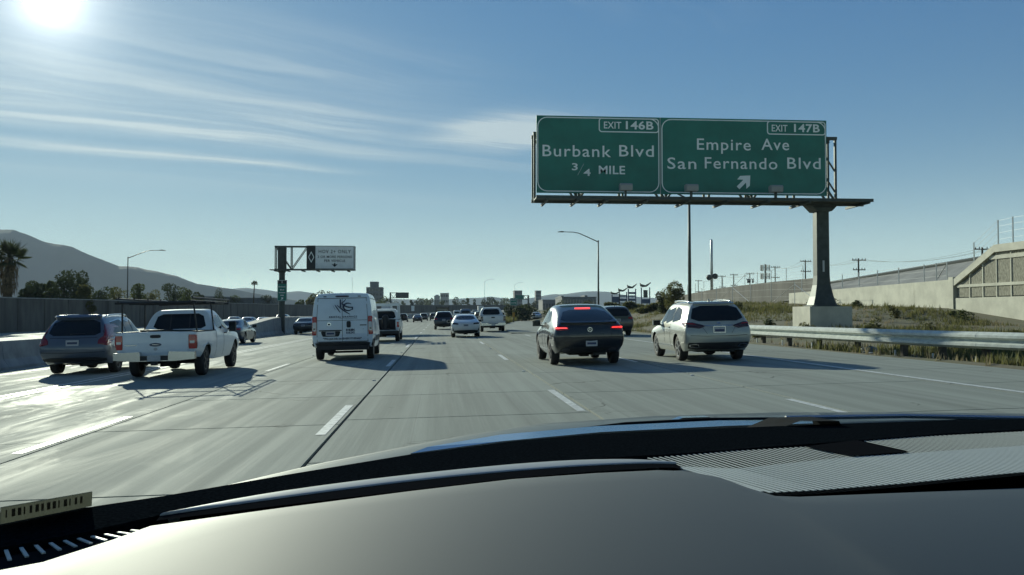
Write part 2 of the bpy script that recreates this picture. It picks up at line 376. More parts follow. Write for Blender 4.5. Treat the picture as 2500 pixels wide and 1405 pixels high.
while y < 690:
    e = y + (6 if y < 200 else 15); r = []
    for yy in (y + .02, e - .02):
        c = bend(yy) - 42; zz = gz(c, yy) - .1; t = max(wtop(yy), zz + 3)
        r.append([(c, yy, zz), (c, yy, t), (c - .3, yy, t), (c - .3, yy, zz)])
    mb = MB().grid(r); mb.f += [(0, 1, 2, 3), (4, 5, 6, 7)]
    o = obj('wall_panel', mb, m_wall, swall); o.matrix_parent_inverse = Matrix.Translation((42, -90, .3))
    if y < 200:
        c = bend(y) - 42; o = obj('pilaster', MB().box(c - .1, c + .06, y - .25, y + .25, gz(c, y) - .1, wtop(y) + .03), m_wall, swall); o.matrix_parent_inverse = Matrix.Translation((42, -90, .3))
    o = obj('coping', MB().bar((bend(y) - 42.12, y, wtop(y) + .05 if y < 400 else max(wtop(y), gz(bend(y) - 42, y) + 2.9) + .06), (bend(e) - 42.12, e, max(wtop(e), gz(bend(e) - 42, e) + 2.9) + .05), .46, .1), m_conc2, swall); o.matrix_parent_inverse = Matrix.Translation((42, -90, .3))
    y = e

# ---------------------------------------------------------------- retaining walls on the right
def world_part(o, par): o.matrix_parent_inverse = Matrix.Translation(-par.location); return o
rw = thing('retaining_wall', 'tall cream retaining wall with rough block panels and sloping coping', 'wall', (30.3, 42, .9))
def ctop(y): return interp([(47.4, 5.26), (51.4, 3.46)], y)
world_part(obj('wall_base', MB().box(30, 30.7, 28, 51.3, -.2, 2.30), m_conc, rw), rw)
mb = MB().add([(30.25, 28, 2.3), (30.25, 51.25, 2.3), (30.25, 51.25, 3.3), (30.25, 47.4, 4.9), (30.25, 28, 5.0), (30.7, 28, 2.3), (30.7, 51.25, 2.3), (30.7, 51.25, 3.3), (30.7, 47.4, 4.9), (30.7, 28, 5.0)],
              [(0,1,2,3,4), (9,8,7,6,5), (0,1,6,5), (1,2,7,6), (2,3,8,7), (3,4,9,8), (4,0,5,9)])
world_part(obj('wall_core', mb, m_conc2, rw), rw)
y = 51.2; Y = []
while y > 29: Y.append(y); y -= 1.27
for a, b in zip(Y, Y[1:]):
    top_a, top_b = ctop(a) - .62, ctop(b) - .62
    world_part(obj('block_panel', MB().box(30.1, 30.24, b + .06, a - .06, 2.36, 2.93), m_split, rw), rw)
    ta, tb = min(4.42, top_a), min(4.42, top_b)
    if tb > 3.2:
        ta = max(ta, 3.13)
        mb = MB().add([(30.1, b+.06, 3.12), (30.1, a-.06, 3.12), (30.1, a-.06, ta), (30.1, b+.06, tb), (30.24, b+.06, 3.12), (30.24, a-.06, 3.12), (30.24, a-.06, ta), (30.24, b+.06, tb)], [(3,2,1,0), (4,5,6,7), (0,1,5,4), (1,2,6,5), (2,3,7,6), (3,0,4,7)])
        world_part(obj('block_panel', mb, m_split, rw), rw)
    if b < 46.5: world_part(obj('block_panel', MB().box(30.12, 30.24, b + .06, a - .06, 4.68, 4.9), m_split, rw), rw)
    world_part(obj('wall_rib', MB().box(30.06, 30.26, b - .04, b + .04, 2.3, min(4.9, ctop(b) - .3)), m_conc, rw), rw)
world_part(obj('string_course', MB().box(30.04, 30.26, 28, 51.2, 2.94, 3.11), m_conc, rw), rw)
world_part(obj('string_course', MB().box(30.045, 30.26, 28, 48.0, 4.45, 4.67), m_conc, rw), rw)
mb = MB()
for (y0, z0), (y1, z1) in (((28, 5.3), (47.4, 5.26)), ((47.4, 5.26), (51.4, 3.46))):
    mb.add([(29.95, y0, z0-.42), (29.95, y1, z1-.42), (29.95, y1, z1), (29.95, y0, z0), (30.75, y0, z0-.42), (30.75, y1, z1-.42), (30.75, y1, z1+.03), (30.75, y0, z0+.03)], [(0,1,2,3), (7,6,5,4), (3,2,6,7), (0,4,5,1), (0,3,7,4), (1,5,6,2)])
world_part(obj('coping', mb, m_conc, rw), rw)
lw = thing('low_wall', 'plain pale concrete wall with stains beside the sign column', 'wall', (30.3, 64, 1.6))
for k, (y0, y1) in enumerate(((51.45, 56), (56.02, 62), (62.02, 69), (69.02, 77))):
    z0, z1 = lerp(3.46, 3.2, (y0 - 51.4) / 25.6), lerp(3.46, 3.2, (y1 - 51.4) / 25.6)
    mb = MB().add([(30.02, y0, .8), (30.02, y1, 1.6), (30.02, y1, z1), (30.02, y0, z0), (30.4, y0, .8), (30.4, y1, 1.6), (30.4, y1, z1), (30.4, y0, z0)], [(3,2,1,0), (4,5,6,7), (0,1,5,4), (1,2,6,5), (2,3,7,6), (3,0,4,7)])
    world_part(obj('wall_panel', mb, m_conc, lw), lw)
world_part(obj('corner_post', MB().box(29.93, 30.5, 51.42, 51.9, .7, 3.6), m_conc, lw), lw)
# embankment with a paved face behind the low wall
em = thing('paved_embankment', 'sloping grey paved embankment with dark top edge behind the fence', 'embankment', (34, 70, 2))
def et(y): return interp([(50, 5.55), (58.8, 5.1), (87, 4.05), (96, 3.5)], y)
r = []
for y in (46, 52, 58, 64, 70, 76, 82, 88, 94, 98): r.append([(30.8 + max(0, y - 77) * .15, y, 2.6), (36, y, et(y)), (44, y, et(y)), (44, y, 1)])
world_part(obj('paving', MB().grid(r), m_slope, em), em)
world_part(obj('top_edge', MB().tube([(36, y, et(y) + .09) for y in (46, 58.8, 70, 87, 96)], .13, 6), m_steel, em), em)
# darker wall running on towards the ramp
dwl = thing('weathered_wall', 'weathered dark grey wall running beside the exit ramp, wire fence above', 'wall', (33, 110, 2.2))
DW = [(74, 4.5), (88, 4.55), (105, 4.45), (141, 3.5), (180, 3.2), (230, 3.2)]
y = 74
while y < 230:
    e = y + 6; r = []
    for yy in (y + .02, e - .02):
        x = 31.5 + (yy - 74) * .03 + max(0, yy - 140) * .25
        r.append([(x, yy, 1.0), (x, yy, interp(DW, yy)), (x + .3, yy, interp(DW, yy)), (x + .3, yy, 1.0)])
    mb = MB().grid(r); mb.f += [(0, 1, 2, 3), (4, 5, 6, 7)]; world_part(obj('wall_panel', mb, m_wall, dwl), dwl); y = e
for q_ in (rw, lw, em, dwl): q_.location.x += 1.35; q_.location.z += .16
# fences: posts, braces and wires
def fence(label, pts, h, group=None, wires=(.12, .5, .9), brace=(), rp=.035, name='wire_fence'):
    p0 = Vector(pts[0]); t = thing(name, label, 'fence', p0)
    for i, p in enumerate(pts):
        p = Vector(p) - p0; hh = h[i] if isinstance(h, (list, tuple)) else h
        obj('post', MB().tube([p, p + Vector((0, 0, hh))], rp, 6), m_galv, t)
        if i in brace:
            for q in (i - 1, i + 1):
                if 0 <= q < len(pts): obj('brace', MB().tube([p + Vector((0, 0, hh * .9)), Vector(pts[q]) - p0 + Vector((0, 0, .1))], rp * .7, 6), m_galv, t)
    for w in wires:
        for i in range(len(pts) - 1):
            ha, hb = (h[i], h[i + 1]) if isinstance(h, (list, tuple)) else (h, h)
            obj('wire', MB().tube([Vector(pts[i]) - p0 + Vector((0, 0, ha * w)), Vector(pts[i + 1]) - p0 + Vector((0, 0, hb * w))], .007, 4, False), m_galv, t)
    return t
pts = []
for px in (1958, 2015, 2057, 2098, 2143, 2195, 2257, 2287, 2313):
    y = 31.55 / upx(px, 1); pts.append((31.55, round(y, 2), lerp(3.46, 3.2, (y - 51.4) / 25.6) + .08))
fence('galvanised wire fence with slim posts standing on the low concrete wall', pts, 1.22, wires=(.3, .62, .95), brace=(8,))
fence('tall dark fence posts with strung wires on the sloping wall coping', [(31.7, 49.9, 4.25), (31.7, 47.6, 5.35), (31.7, 46.3, 5.4), (31.7, 43, 5.4), (31.7, 40, 5.4)], 1.5, wires=(.25, .5, .75, .97), rp=.04)
pts = []
for k in range(26):
    y = 78 + k * 4.2; x = 33.0 + (y - 74) * .03 + max(0, y - 140) * .25; pts.append((x, y, interp(DW, y) + .1))
fence('pale wire mesh fence on top of the weathered ramp wall', pts, 1.3, wires=(.2, .4, .6, .8, 1.0), brace=(4,), rp=.03)
fence('short galvanised fence standing in the weeds below the weathered wall', [(29.5, 66 + k * 5.2, gz(29.5, 66 + k * 5.2) - .05) for k in range(10)], 1.9, wires=(.35, .68, .98), brace=(1, 4), rp=.03)
# ---------------------------------------------------------------- signs
m_green = M('sign_green', (.016, .165, .128), .45, var=.15, vscale=.8)
m_letter = M('sign_white', (.80, .84, .84), .5)
m_letter_d = M('sign_grey_white', (.55, .57, .57), .5)
m_signw = M('sign_white_face', (.82, .84, .84), .5, var=.06)
m_black = M('sign_black', (.02, .022, .025), .5)
m_alu = M('sign_aluminium', (.35, .36, .36), .45, metal=.6)
m_lum = M('luminaire_grey', (.30, .31, .31), .5)
m_frame = M('sign_structure_paint', (.060, .072, .068), .55, metal=.2, var=.2)
def rrect(x0, x1, z0, z1, r, n=5):
    p = []
    for cx, cz, a0 in ((x1-r, z1-r, 0), (x0+r, z1-r, 90), (x0+r, z0+r, 180), (x1-r, z0+r, 270)):
        for k in range(n + 1): a = R(a0 + 90 * k / n); p.append((cx + r*math.cos(a), cz + r*math.sin(a)))
    return p
def outline(x0, x1, z0, z1, r, w, y):
    a, b = rrect(x0, x1, z0, z1, r), rrect(x0+w, x1-w, z0+w, z1-w, max(r-w, .01)); n = len(a); mb = MB()
    mb.add([(x, y, z) for x, z in a] + [(x, y, z) for x, z in b] + [(x, y+.02, z) for x, z in a], [(i, (i+1) % n, n + (i+1) % n, n + i) for i in range(n)] + [(i, (i+1) % n, 2*n + (i+1) % n, 2*n + i) for i in range(n)])
    return mb
def letters(s, size, x, y, z, par, m, width=None, off=.01, sp=1.05):
    o = obj('lettering', text_mesh(s, size, width, off, sp), m, par); o.location = (x, y, z); return o
OS = (20.2, 45.2, .62)
sg = thing('overhead_sign', 'large green overhead exit sign on a single flared concrete-footed column', 'road sign', OS)
def sx(p): return upx(p, 44.2) - OS[0]
def sz(p, q=1660): return upz(p, 44.2, q) - OS[2]
ZT, ZB = sz(279, 1310), sz(470, 1310); FY = -1.0
obj('pedestal', MB().box(-1.13, 1.13, -1.13, 1.13, -.8, 1.27), m_conc, sg)
mb = MB(); prof = [(.76, 1.27), (.76, 1.33), (.64, 1.35), (.50, 1.8), (.38, 2.4), (.345, 2.9), (.335, 6.6)]
mb.grid([[(sx_ * r, sy_ * r * .9, z) for sx_, sy_ in ((-1, -.8), (-.8, -1), (.8, -1), (1, -.8), (1, .8), (.8, 1), (-.8, 1), (-1, .8), (-1, -.8))] for r, z in prof])
obj('column', mb, m_frame, sg)
obj('column_tag', MB().box(-.07, .03, -.33, -.30, 3.1, 3.7), m_letter_d, sg)
obj('column_head', MB().prism([(-.8, 6.7), (.8, 6.7), (.4, 6.3), (-.4, 6.3)], -.5, .5), m_frame, sg)
for nm, p0, p1 in (('sign_panel', 1310, 1613), ('sign_panel', 1615, 2022)):
    x0, x1 = sx(p0), sx(p1); pn = obj(nm, MB().box(x0, x1, FY, FY + .06, ZB, ZT), m_green, sg)
    obj('border', outline(x0 + .04, x1 - .04, ZB + .07, ZT - .07, .5, .05, FY - .012), m_letter, pn)
    obj('back_frame', MB().box(x0 + .3, x1 - .3, FY + .06, FY + .16, sz(440), sz(436)).box(x0 + .3, x1 - .3, FY + .06, FY + .16, sz(320), sz(316)), m_alu, pn)
    if p0 == 1310:
        a, b = sx(1463), x1 - .05
        obj('exit_tab', outline(a, b, sz(322, 1540), ZT - .07, .16, .055, FY - .014), m_letter, pn)
        letters('EXIT', .50, sx(1497), FY - .012, sz(303.5, 1497), pn, m_letter, .90, .006); letters('146B', .58, sx(1563.5), FY - .012, sz(304, 1563.5), pn, m_letter, 1.44, .012)
        letters('Burbank', .84, sx(1409.0), FY - .012, sz(367, 1409.0), pn, m_letter, sx(1493) - sx(1325), .005, 1.12); letters('Blvd', .84, sx(1555.5), FY - .012, sz(367, 1555.5), pn, m_letter, sx(1598) - sx(1513), .005, 1.12)
        letters('3', .50, sx(1404), FY - .012, sz(406, 1404), pn, m_letter, .30, .008); letters('4', .50, sx(1434), FY - .012, sz(420, 1434), pn, m_letter, .36, .008)
        obj('fraction_bar', MB().bar((sx(1411), FY - .012, sz(427, 1420)), (sx(1426), FY - .012, sz(399, 1420)), .05, .01), m_letter, pn)
        letters('MILE', .60, sx(1495), FY - .012, sz(414, 1495), pn, m_letter, 1.36, .010)
    else:
        a, b = sx(1876), x1 - .05
        obj('exit_tab', outline(a, b, sz(328, 1950), ZT - .07, .16, .055, FY - .014), m_letter, pn)
        letters('EXIT', .50, sx(1907), FY - .012, sz(311, 1907), pn, m_letter, .84, .006); letters('147B', .58, sx(1974), FY - .012, sz(311, 1974), pn, m_letter, 1.38, .012)
        letters('Empire', .84, sx(1770.0), FY - .012, sz(351, 1770.0), pn, m_letter, sx(1836) - sx(1704), .005, 1.12); letters('Ave', .84, sx(1896.0), FY - .012, sz(351, 1896.0), pn, m_letter, sx(1930) - sx(1862), .005, 1.12)
        letters('San', .84, sx(1666.5), FY - .012, sz(397.5, 1666.5), pn, m_letter, sx(1702) - sx(1631), .005, 1.12); letters('Fernando', .84, sx(1812.0), FY - .012, sz(397.5, 1812.0), pn, m_letter, sx(1901) - sx(1723), .005, 1.12); letters('Blvd', .84, sx(1966.0), FY - .012, sz(397.5, 1966.0), pn, m_letter, sx(2007) - sx(1925), .005, 1.12)
        c = Vector((sx(1819), 0, sz(443, 1819))); u = Vector((.707, 0, .707)); w = Vector((-.707, 0, .707)); q = []
        for s_, t_ in ((-.46, -.1), (-.46, .1), (.02, .1), (.02, .12), (-.18, .34), (.06, .36), (.46, 0), (.06, -.36), (-.18, -.34), (.02, -.12), (.02, -.1)): p = c + u * s_ + w * t_; q.append((p.x, p.z))
        obj('arrow', MB().prism(q, FY - .014, FY - .006), m_letter, pn)
obj('mullion', MB().box(sx(1613) + .005, sx(1615) - .005, FY - .01, FY + .08, ZB, ZT), m_alu, sg)
# box truss behind the panels
def truss(par, x0, x1, y0, y1, z0, z1, nb, m, w=.12):
    for y in (y0, y1):
        for z in (z0, z1): obj('chord', MB().box(x0, x1, y - w/2, y + w/2, z - w/2, z + w/2), m, par)
    for i in range(nb + 1):
        x = lerp(x0 + w/2, x1 - w/2, i / nb)
        for y in (y0, y1): obj('upright', MB().box(x - w*.35, x + w*.35, y - w*.35, y + w*.35, z0 + w/2, z1 - w/2), m, par)
        if i < nb:
            x2 = lerp(x0 + w/2, x1 - w/2, (i + 1) / nb)
            for y in (y0, y1): obj('diagonal', MB().bar((x, y, z0 if i % 2 else z1), (x2, y, z1 if i % 2 else z0), w * .6), m, par)
truss(sg, sx(1304), sx(2056), -.55, .35, 6.75, sz(326), 7, m_frame, .16)
for zz in (8.0, 9.1): obj('diagonal', MB().bar((sx(2030), -.55, zz), (sx(2055), -.55, zz - .85), .07), m_frame, sg)
# catwalk with brackets and luminaires
cw = obj('catwalk', MB().box(sx(1304), sx(2112), -2.0, -.95, 6.62, 6.68).box(sx(1304), sx(2112), -2.04, -1.98, 6.60, 6.76).box(sx(1304), sx(2112), -.98, -.90, 6.50, 6.78), m_frame, sg)
for p in (1330, 1403, 1472, 1569, 1667, 1762, 1858, 1955, 2096):
    x = sx(p); obj('bracket', MB().box(x - .05, x + .05, -2.3, .3, 6.48, 6.60).bar((x, -2.3, 6.50), (x - .02, -.5, 6.9), .05), m_frame, cw)
for p in (1518, 1675, 1877):
    x = sx(p) - .02; o = obj('luminaire', MB().prism([(-2.35, 7.02), (-1.95, 7.02), (-1.9, 7.30), (-2.0, 7.36), (-2.3, 7.36), (-2.38, 7.28)], x - .30, x + .30, 'x'), m_lum, sg)
    obj('lens', MB().box(x - .26, x + .26, -1.96, -1.885, 7.08, 7.28), m_letter_d, o); obj('arm', MB().box(x - .04, x + .04, -2.2, -2.0, 6.7, 7.04), m_frame, o)
# high-occupancy sign over the left lane
HS = (upx(688, 81), 81, .3)
hs = thing('carpool_sign', 'white and black carpool lane sign on a cantilever truss over the median', 'road sign', HS)
def hx(p): return upx(p, 81) - HS[0]
def hz(p): return upz(p, 81, 780) - HS[2]
obj('column', MB().lathe([(.32, -.6), (.29, .4), (.27, hz(668)), (.40, hz(662)), (.40, hz(603))], 12), m_frame, hs, smooth=False)
truss(hs, hx(671), hx(867), -.3, .35, hz(659), hz(603), 5, m_frame, .11)
obj('catwalk', MB().box(hx(664), hx(868), -1.3, -.5, hz(662), hz(660)), m_frame, hs)
for p in (676, 705, 742, 778, 814, 852): obj('bracket', MB().box(hx(p) - .05, hx(p) + .12, -1.4, .2, hz(664.5), hz(662.2)), m_frame, hs)
sp = obj('sign_panel', MB().box(hx(751), hx(866), -.46, -.40, hz(658), hz(601)), m_signw, hs)
obj('border', outline(hx(752), hx(865), hz(657.4), hz(601.6), .14, .035, -.472), m_black, sp)
bp_ = obj('diamond_panel', MB().box(hx(751) - .005, hx(771), -.49, -.462, hz(658) - .005, hz(601) + .005), m_black, sp)
def dia(cx, cz, w, h, t, y):
    a = [(cx, cz + h), (cx + w, cz), (cx, cz - h), (cx - w, cz)]; b = [(cx, cz + h - t*2), (cx + w - t, cz), (cx, cz - h + t*2), (cx - w + t, cz)]
    return MB().add([(x, y, z) for x, z in a + b], [(i, (i+1) % 4, 4 + (i+1) % 4, 4 + i) for i in range(4)])
obj('diamond', dia(hx(761), hz(629), .27, .52, .07, -.496), m_letter, bp_)
letters('HOV 2+ ONLY', .42, hx(818), -.468, hz(615), sp, m_black, 2.86, .004, 1.2)
letters('2 OR MORE PERSONS', .30, hx(818), -.468, hz(628), sp, m_black, 3.05, .004, 1.1)
letters('PER VEHICLE', .30, hx(818), -.468, hz(637.5), sp, m_black, 1.86, .004, 1.1)
ax, az = hx(818), hz(648)
obj('arrow', MB().prism([(ax-.06, az+.17), (ax+.06, az+.17), (ax+.06, az+.05), (ax+.27, az+.08), (ax, az-.18), (ax-.27, az+.08), (ax-.06, az+.05)], -.478, -.470), m_black, sp)
gs = obj('guide_panel', MB().box(hx(679), hx(702), -.42, -.36, hz(736), hz(685)), m_green, hs)
obj('panel_head', MB().box(hx(679) + .01, hx(702) - .01, -.428, -.421, hz(694), hz(685.6)), m_black, gs)
obj('border', outline(hx(679) + .02, hx(702) - .02, hz(735.4), hz(685.6), .07, .022, -.436), m_letter, gs)
obj('diamond', dia(hx(690.5), hz(689.8), .06, .13, .02, -.434), m_letter, gs)
for s, p, w in (('Burbank', 701, .62), ('Blvd', 708.5, .34)): letters(s, .17, hx(690.5), -.43, hz(p), gs, m_letter, w, .002)
for p, w in ((715.5, .56), (722, .3)):
    obj('legend_line', MB().box(hx(690.5) - w/2, hx(690.5) + w/2, -.43, -.424, hz(p) - .045, hz(p) + .045), m_letter_d, gs)
ax, az = hx(690.5), hz(730)
obj('arrow', MB().prism([(ax-.11, az-.09), (ax-.08, az-.12), (ax+.03, az-.01), (ax+.03, az-.07), (ax+.09, az-.07), (ax+.10, az+.11), (ax-.08, az+.10), (ax-.07, az+.05), (ax-.01, az+.04)], -.434, -.426), m_letter, gs)

# ---------------------------------------------------------------- guardrail
GP = [(13.2, 39.5), (13.35, 36), (13.55, 31), (13.8, 25.6), (14.2, 22.2), (15.0, 19.0), (16.2, 16.6), (18.2, 14.8)]
gr = thing('guardrail', 'galvanised steel W-beam guardrail on dark posts along the right shoulder', 'guardrail', (13.8, 25.6, gz(13.8, 25.6)))
PF = [(0, .30), (.05, .315), (.14, .37), (.14, .43), (.0, .50), (.0, .53), (.14, .60), (.14, .66), (.05, .725), (0, .74)]
for k in range(len(GP) - 1):
    (xa, ya), (xb, yb) = GP[k], GP[k + 1]; n = 3; r = []
    for i in range(n + 1):
        def cr(t):
            p = [Vector(GP[max(0, min(len(GP) - 1, k + d))]) for d in (-1, 0, 1, 2)]
            return .5 * ((2*p[1]) + (-p[0]+p[2])*t + (2*p[0]-5*p[1]+4*p[2]-p[3])*t*t + (-p[0]+3*p[1]-3*p[2]+p[3])*t**3)
        t = i / n * 1.012 if k < len(GP) - 2 else i / n; p = cr(t); d = (cr(t + .01) - p).normalized(); nn = Vector((d.y, -d.x)) ; nn = nn if nn.x < 0 else -nn
        g0 = .285
        r.append([(p.x + nn.x * (o_ + .004 * (k % 2)), p.y + nn.y * (o_ + .004 * (k % 2)), g0 + z_ + .0) for o_, z_ in PF])
    o = obj('rail', MB().grid(r), m_rail, gr); o.matrix_parent_inverse = Matrix.Translation(-gr.location)
    md = o.modifiers.new('thick', 'SOLIDIFY'); md.thickness = .006
for k in range(len(GP) - 1):
    for t in ((0,) if k > 3 else (0, .5)):
        x, y = lerp(GP[k][0], GP[k+1][0], t), lerp(GP[k][1], GP[k+1][1], t)
        o = obj('post', MB().box(x + .12, x + .28, y - .08, y + .08, gz(x, y) - .35, .285 + .68), m_post, gr); o.matrix_parent_inverse = Matrix.Translation(-gr.location)
        o = obj('block', MB().box(x + .012, x + .115, y - .06, y + .06, .285 + .36, .285 + .66), m_post, gr); o.matrix_parent_inverse = Matrix.Translation(-gr.location)
        o = obj('reflector', MB().box(x - .10, x - .06, y - .02, y + .02, gz(x, y) - .1, gz(x, y) + .2), m_paint, gr); o.matrix_parent_inverse = Matrix.Translation(-gr.location)

# ---------------------------------------------------------------- poles and street lamps
def street_lamp(label, x, y, zt, arm, group=None, r=.11, z0=None):
    z0 = gz(x, y) if z0 is None else z0; t = thing('street_lamp', label, 'street lamp', (x, y, z0 - .2), 0, group); H = zt - z0 + .2
    obj('pole', MB().tube([(0, 0, 0), (0, 0, H * .5), (0, 0, H - .95)], [r, r * .82, r * .62], 10), m_steel, t, smooth=True)
    s = 1 if arm > 0 else -1; L = abs(arm)
    obj('arm', MB().tube([(0, 0, H - 1.15), (s*L*.28, 0, H - .55), (s*L*.48, 0, H - .14), (s*L*.62, 0, H - .02), (s*L*.8, 0, H), (s*L*.9, 0, H)], [.06, .055, .05, .045, .04, .04], 8), m_steel, t, smooth=True)
    obj('lamp_head', MB().prism([(s*L*.84, H + .05), (s*L*.9, H + .09), (s*L, H + .02), (s*L, H - .03), (s*L*.86, H - .06)], -.12, .12), m_steel, t)
    obj('base_plate', MB().box(-.22, .22, -.22, .22, .1, .24), m_conc2, t); return t
street_lamp('grey street lamp on a curved arm beside the exit ramp', upx(1461, 102), 102, upz(567, 102, 1461), -4.8, r=.12)
street_lamp('tall dark lamp pole rising behind the green overhead sign', upx(1684, 62), 62, 10.9, -4.6, r=.135)
street_lamp('slim street lamp with curved arm behind the dark sound wall', upx(311, 129), 129, upz(611, 129, 311), 5.2, r=.10)
street_lamp('distant thin street lamp above the far wall, arm over traffic', 22, 430, 18.5, 4.5, 'distant street lamps', .10)
street_lamp('distant thin street lamp above the far wall, arm over traffic', 38, 445, 17.5, 4.5, 'distant street lamps', .10)
t = thing('antenna_mast', 'tall slim mast with two dark drum antennas behind the ramp wall', 'mast', (upx(1738, 170), 170, 0))
obj('mast_tube', MB().tube([(0, 0, 0), (0, 0, 16), (0, 0, 16.3)], [.34, .24, .05], 10), m_galv, t, smooth=True)
for s in (-1, 1):
    obj('drum_antenna', MB().lathe([(0, -.3), (.5, -.3), (.58, 0), (.5, .3), (0, .3)], 14, (s * .62, -.25, 8.8 + .12 * s), 'y'), m_steel, t); obj('bracket', MB().box(min(0, s*.6), max(0, s*.6), -.06, .06, 8.7, 8.85), m_steel, t)
def utility_pole(x, y, zt, arms, label, group='utility poles behind the right wall', w=2.5):
    t = thing('utility_pole', label, 'utility pole', (x, y, 0), 0, group)
    obj('pole', MB().tube([(0, 0, 0), (0, 0, zt)], [.2, .13], 8), m_post, t)
    for z, k in arms:
        a = obj('crossarm', MB().box(-w/2*k, w/2*k, -.32, -.16, z - .08, z + .08), m_post, t)
        for i in range(5):
            if i != 2: xx = lerp(-w/2*k + .1, w/2*k - .1, i / 4); obj('insulator', MB().lathe([(.05, 0), (.09, .08), (.05, .16), (.07, .24), (0, .28)], 6, (xx, -.24, z + .08)), m_steel, a)
    return t
for px, ptop, Y, lab in ((1705, 684, 330, 'small distant utility pole beside the round bush'), (1763, 673, 290, 'utility pole just right of the drum antenna mast'), (1792, 669, 270, 'utility pole between the antenna mast and the cell tower'),
                         (1893, 650, 235, 'utility pole right beside the cell tower'), (1967, 635, 190, 'utility pole close beside the green sign column'), (2097, 631, 150, 'utility pole above the paved embankment')):
    zt = upz(ptop, Y, px); utility_pole(upx(px, Y), Y, zt, ((zt - .35, 1), (zt - 2.6 * Y / 190, .9)), lab)
Y = 255; zt = upz(664, Y); t = utility_pole(upx(1831, Y), Y, zt, ((zt - .3, 1), (zt - 1.9, .9)), 'utility pole carrying three grey transformers')
for s in (-.75, -.2, .75): obj('transformer', MB().lathe([(0, -.9), (.28, -.9), (.3, 0), (.2, .1), (0, .12)], 10, (s, -.5, zt - 2.1)), m_steel, t)
Y = 120; zt = upz(604, Y, 2400); utility_pole(upx(2400, Y), Y, zt, ((zt - .3, 1), (zt - 2, .9)), 'utility pole whose top shows over the sloping coping')
Y = 215; t = thing('cell_tower', 'cell tower with clustered panel antennas behind the ramp wall', 'cell tower', (upx(1869, Y), Y, 0)); zt = upz(642, Y)
obj('mast', MB().tube([(0, 0, 0), (0, 0, zt)], [.3, .2], 8), m_steel, t)
for zl in (zt - .9, zt - 3.0):
    for k in range(7):
        a = 2 * math.pi * k / 7 + .2; q = (math.cos(a) * 1.05, math.sin(a) * 1.05)
        o = obj('panel_antenna', MB().box(q[0]-.16, q[0]+.16, q[1]-.08, q[1]+.08, zl - .75, zl + .75), m_galv, t); obj('strut', MB().bar((0, 0, zl), (q[0], q[1], zl), .08), m_steel, o)
# overhead wires between the utility poles
P = [(upx(1705, 330), 330, upz(684, 330) - .2), (upx(1763, 290), 290, upz(673, 290) - .2), (upx(1831, 255), 255, upz(664, 255) - .2), (upx(1893, 235), 235, upz(650, 235) - .2), (upx(1967, 190), 190, upz(635, 190) - .2), (upx(2097, 150), 150, upz(631, 150) - .2), (upx(2400, 120), 120, upz(604, 120) - .2)]
wr = thing('overhead_wires', 'thin overhead wires strung between the utility poles', 'wires', P[3])
for off in (-1.0, .4, 1.0):
    for a, b in zip(P, P[1:]):
        q = [Vector(a).lerp(Vector(b), i / 8) + Vector((off, -.24, -1.0 * (1 - (2*i/8 - 1) ** 2) + .35)) for i in range(9)]
        o = obj('wire', MB().tube(q, .018, 4, False), m_steel, wr); o.matrix_parent_inverse = Matrix.Translation(-Vector(P[3]))

# ---------------------------------------------------------------- things further off
m_blue = M('sign_blue', (.05, .09, .17), .5); m_pyl = M('pylon_white', (.45, .48, .5), .5)
for px, pt, pb, lab, n in ((1503, 711, 736, 'short blue pylon sign, lowest of the row by the ramp wall', 2), (1521, 703, 736, 'striped pylon sign next to the short blue one', 4), (1543, 694, 735, 'striped pylon sign with tilted roof blade, middle of the row', 5), (1576, 690, 736, 'tall open pylon sign with square board and winged top', 3)):
    Y = 205; x = upx(px, Y); z1 = upz(pt, Y); z0 = 1.2; h = z1 - z0; w = 1.75 if n != 3 else 2.0
    t = thing('pylon_sign', lab, 'pylon sign', (x, Y, z0), 0, 'pylon signs beyond the ramp')
    for s in (-1, 1): obj('post', MB().box(s*w/2 - .12, s*w/2 + .12, -.12, .12, 0, h * .86), m_blue, t)
    if n == 3:
        obj('board', MB().box(-.5, .5, -.1, .1, h * .55, h * .78), m_steel, t); obj('board', MB().box(-w/2, w/2, -.14, .14, h * .36, h * .5), m_blue, t)
    else:
        for k in range(n): z = lerp(.25, .8, k / max(1, n)) * h; obj('board', MB().box(-w/2 + .13, w/2 - .13, -.1, .1, z, z + h * .55 / n * (.62 if n > 2 else .9)), m_blue if k % 2 == 0 or n == 2 else m_pyl, t)
    obj('roof_blade', MB().prism([(-w*.62, h*.9), (-w*.3, h*.87), (w*.1, h*.88), (w*.62, h), (w*.66, h*1.03), (0, h*.93), (-w*.5, h*.96), (-w*.66, h*1.0)], -.3, .3), m_steel, t)
def building(name, label, px0, px1, ptop, Y, depth, m, floors=0, bays=0, steps=(), group=None, mw=None):
    x0, x1, zt = upx(px0, Y), upx(px1, Y), upz(ptop, Y, px0); t = thing(name, label, 'building', ((x0 + x1) / 2, Y, 0), 0, group); w = (x1 - x0) / 2
    wl = obj('wall', MB().box(-w, w, 0, depth, -1, zt), m, t); obj('parapet', MB().box(-w - .2, w + .2, -.2, depth + .2, zt, zt + .5), m, t)
    for a, b, h in steps: obj('roof_block', MB().box(-w + a * 2 * w, -w + b * 2 * w, depth * .25, depth * .75, zt + .5, zt + h), m, t)
    fl = zt / max(floors, 1)
    for i in range(floors):
        for j in range(bays):
            bw = 2 * w / bays; x = -w + (j + .12) * bw; obj('window', MB().box(x, x + bw * .76, -.1, .05, i * fl + fl * .35, i * fl + fl * .8), mw or m_glassb, wl)
    return t
m_glassb = M('building_glass', (.05, .065, .08), .15)
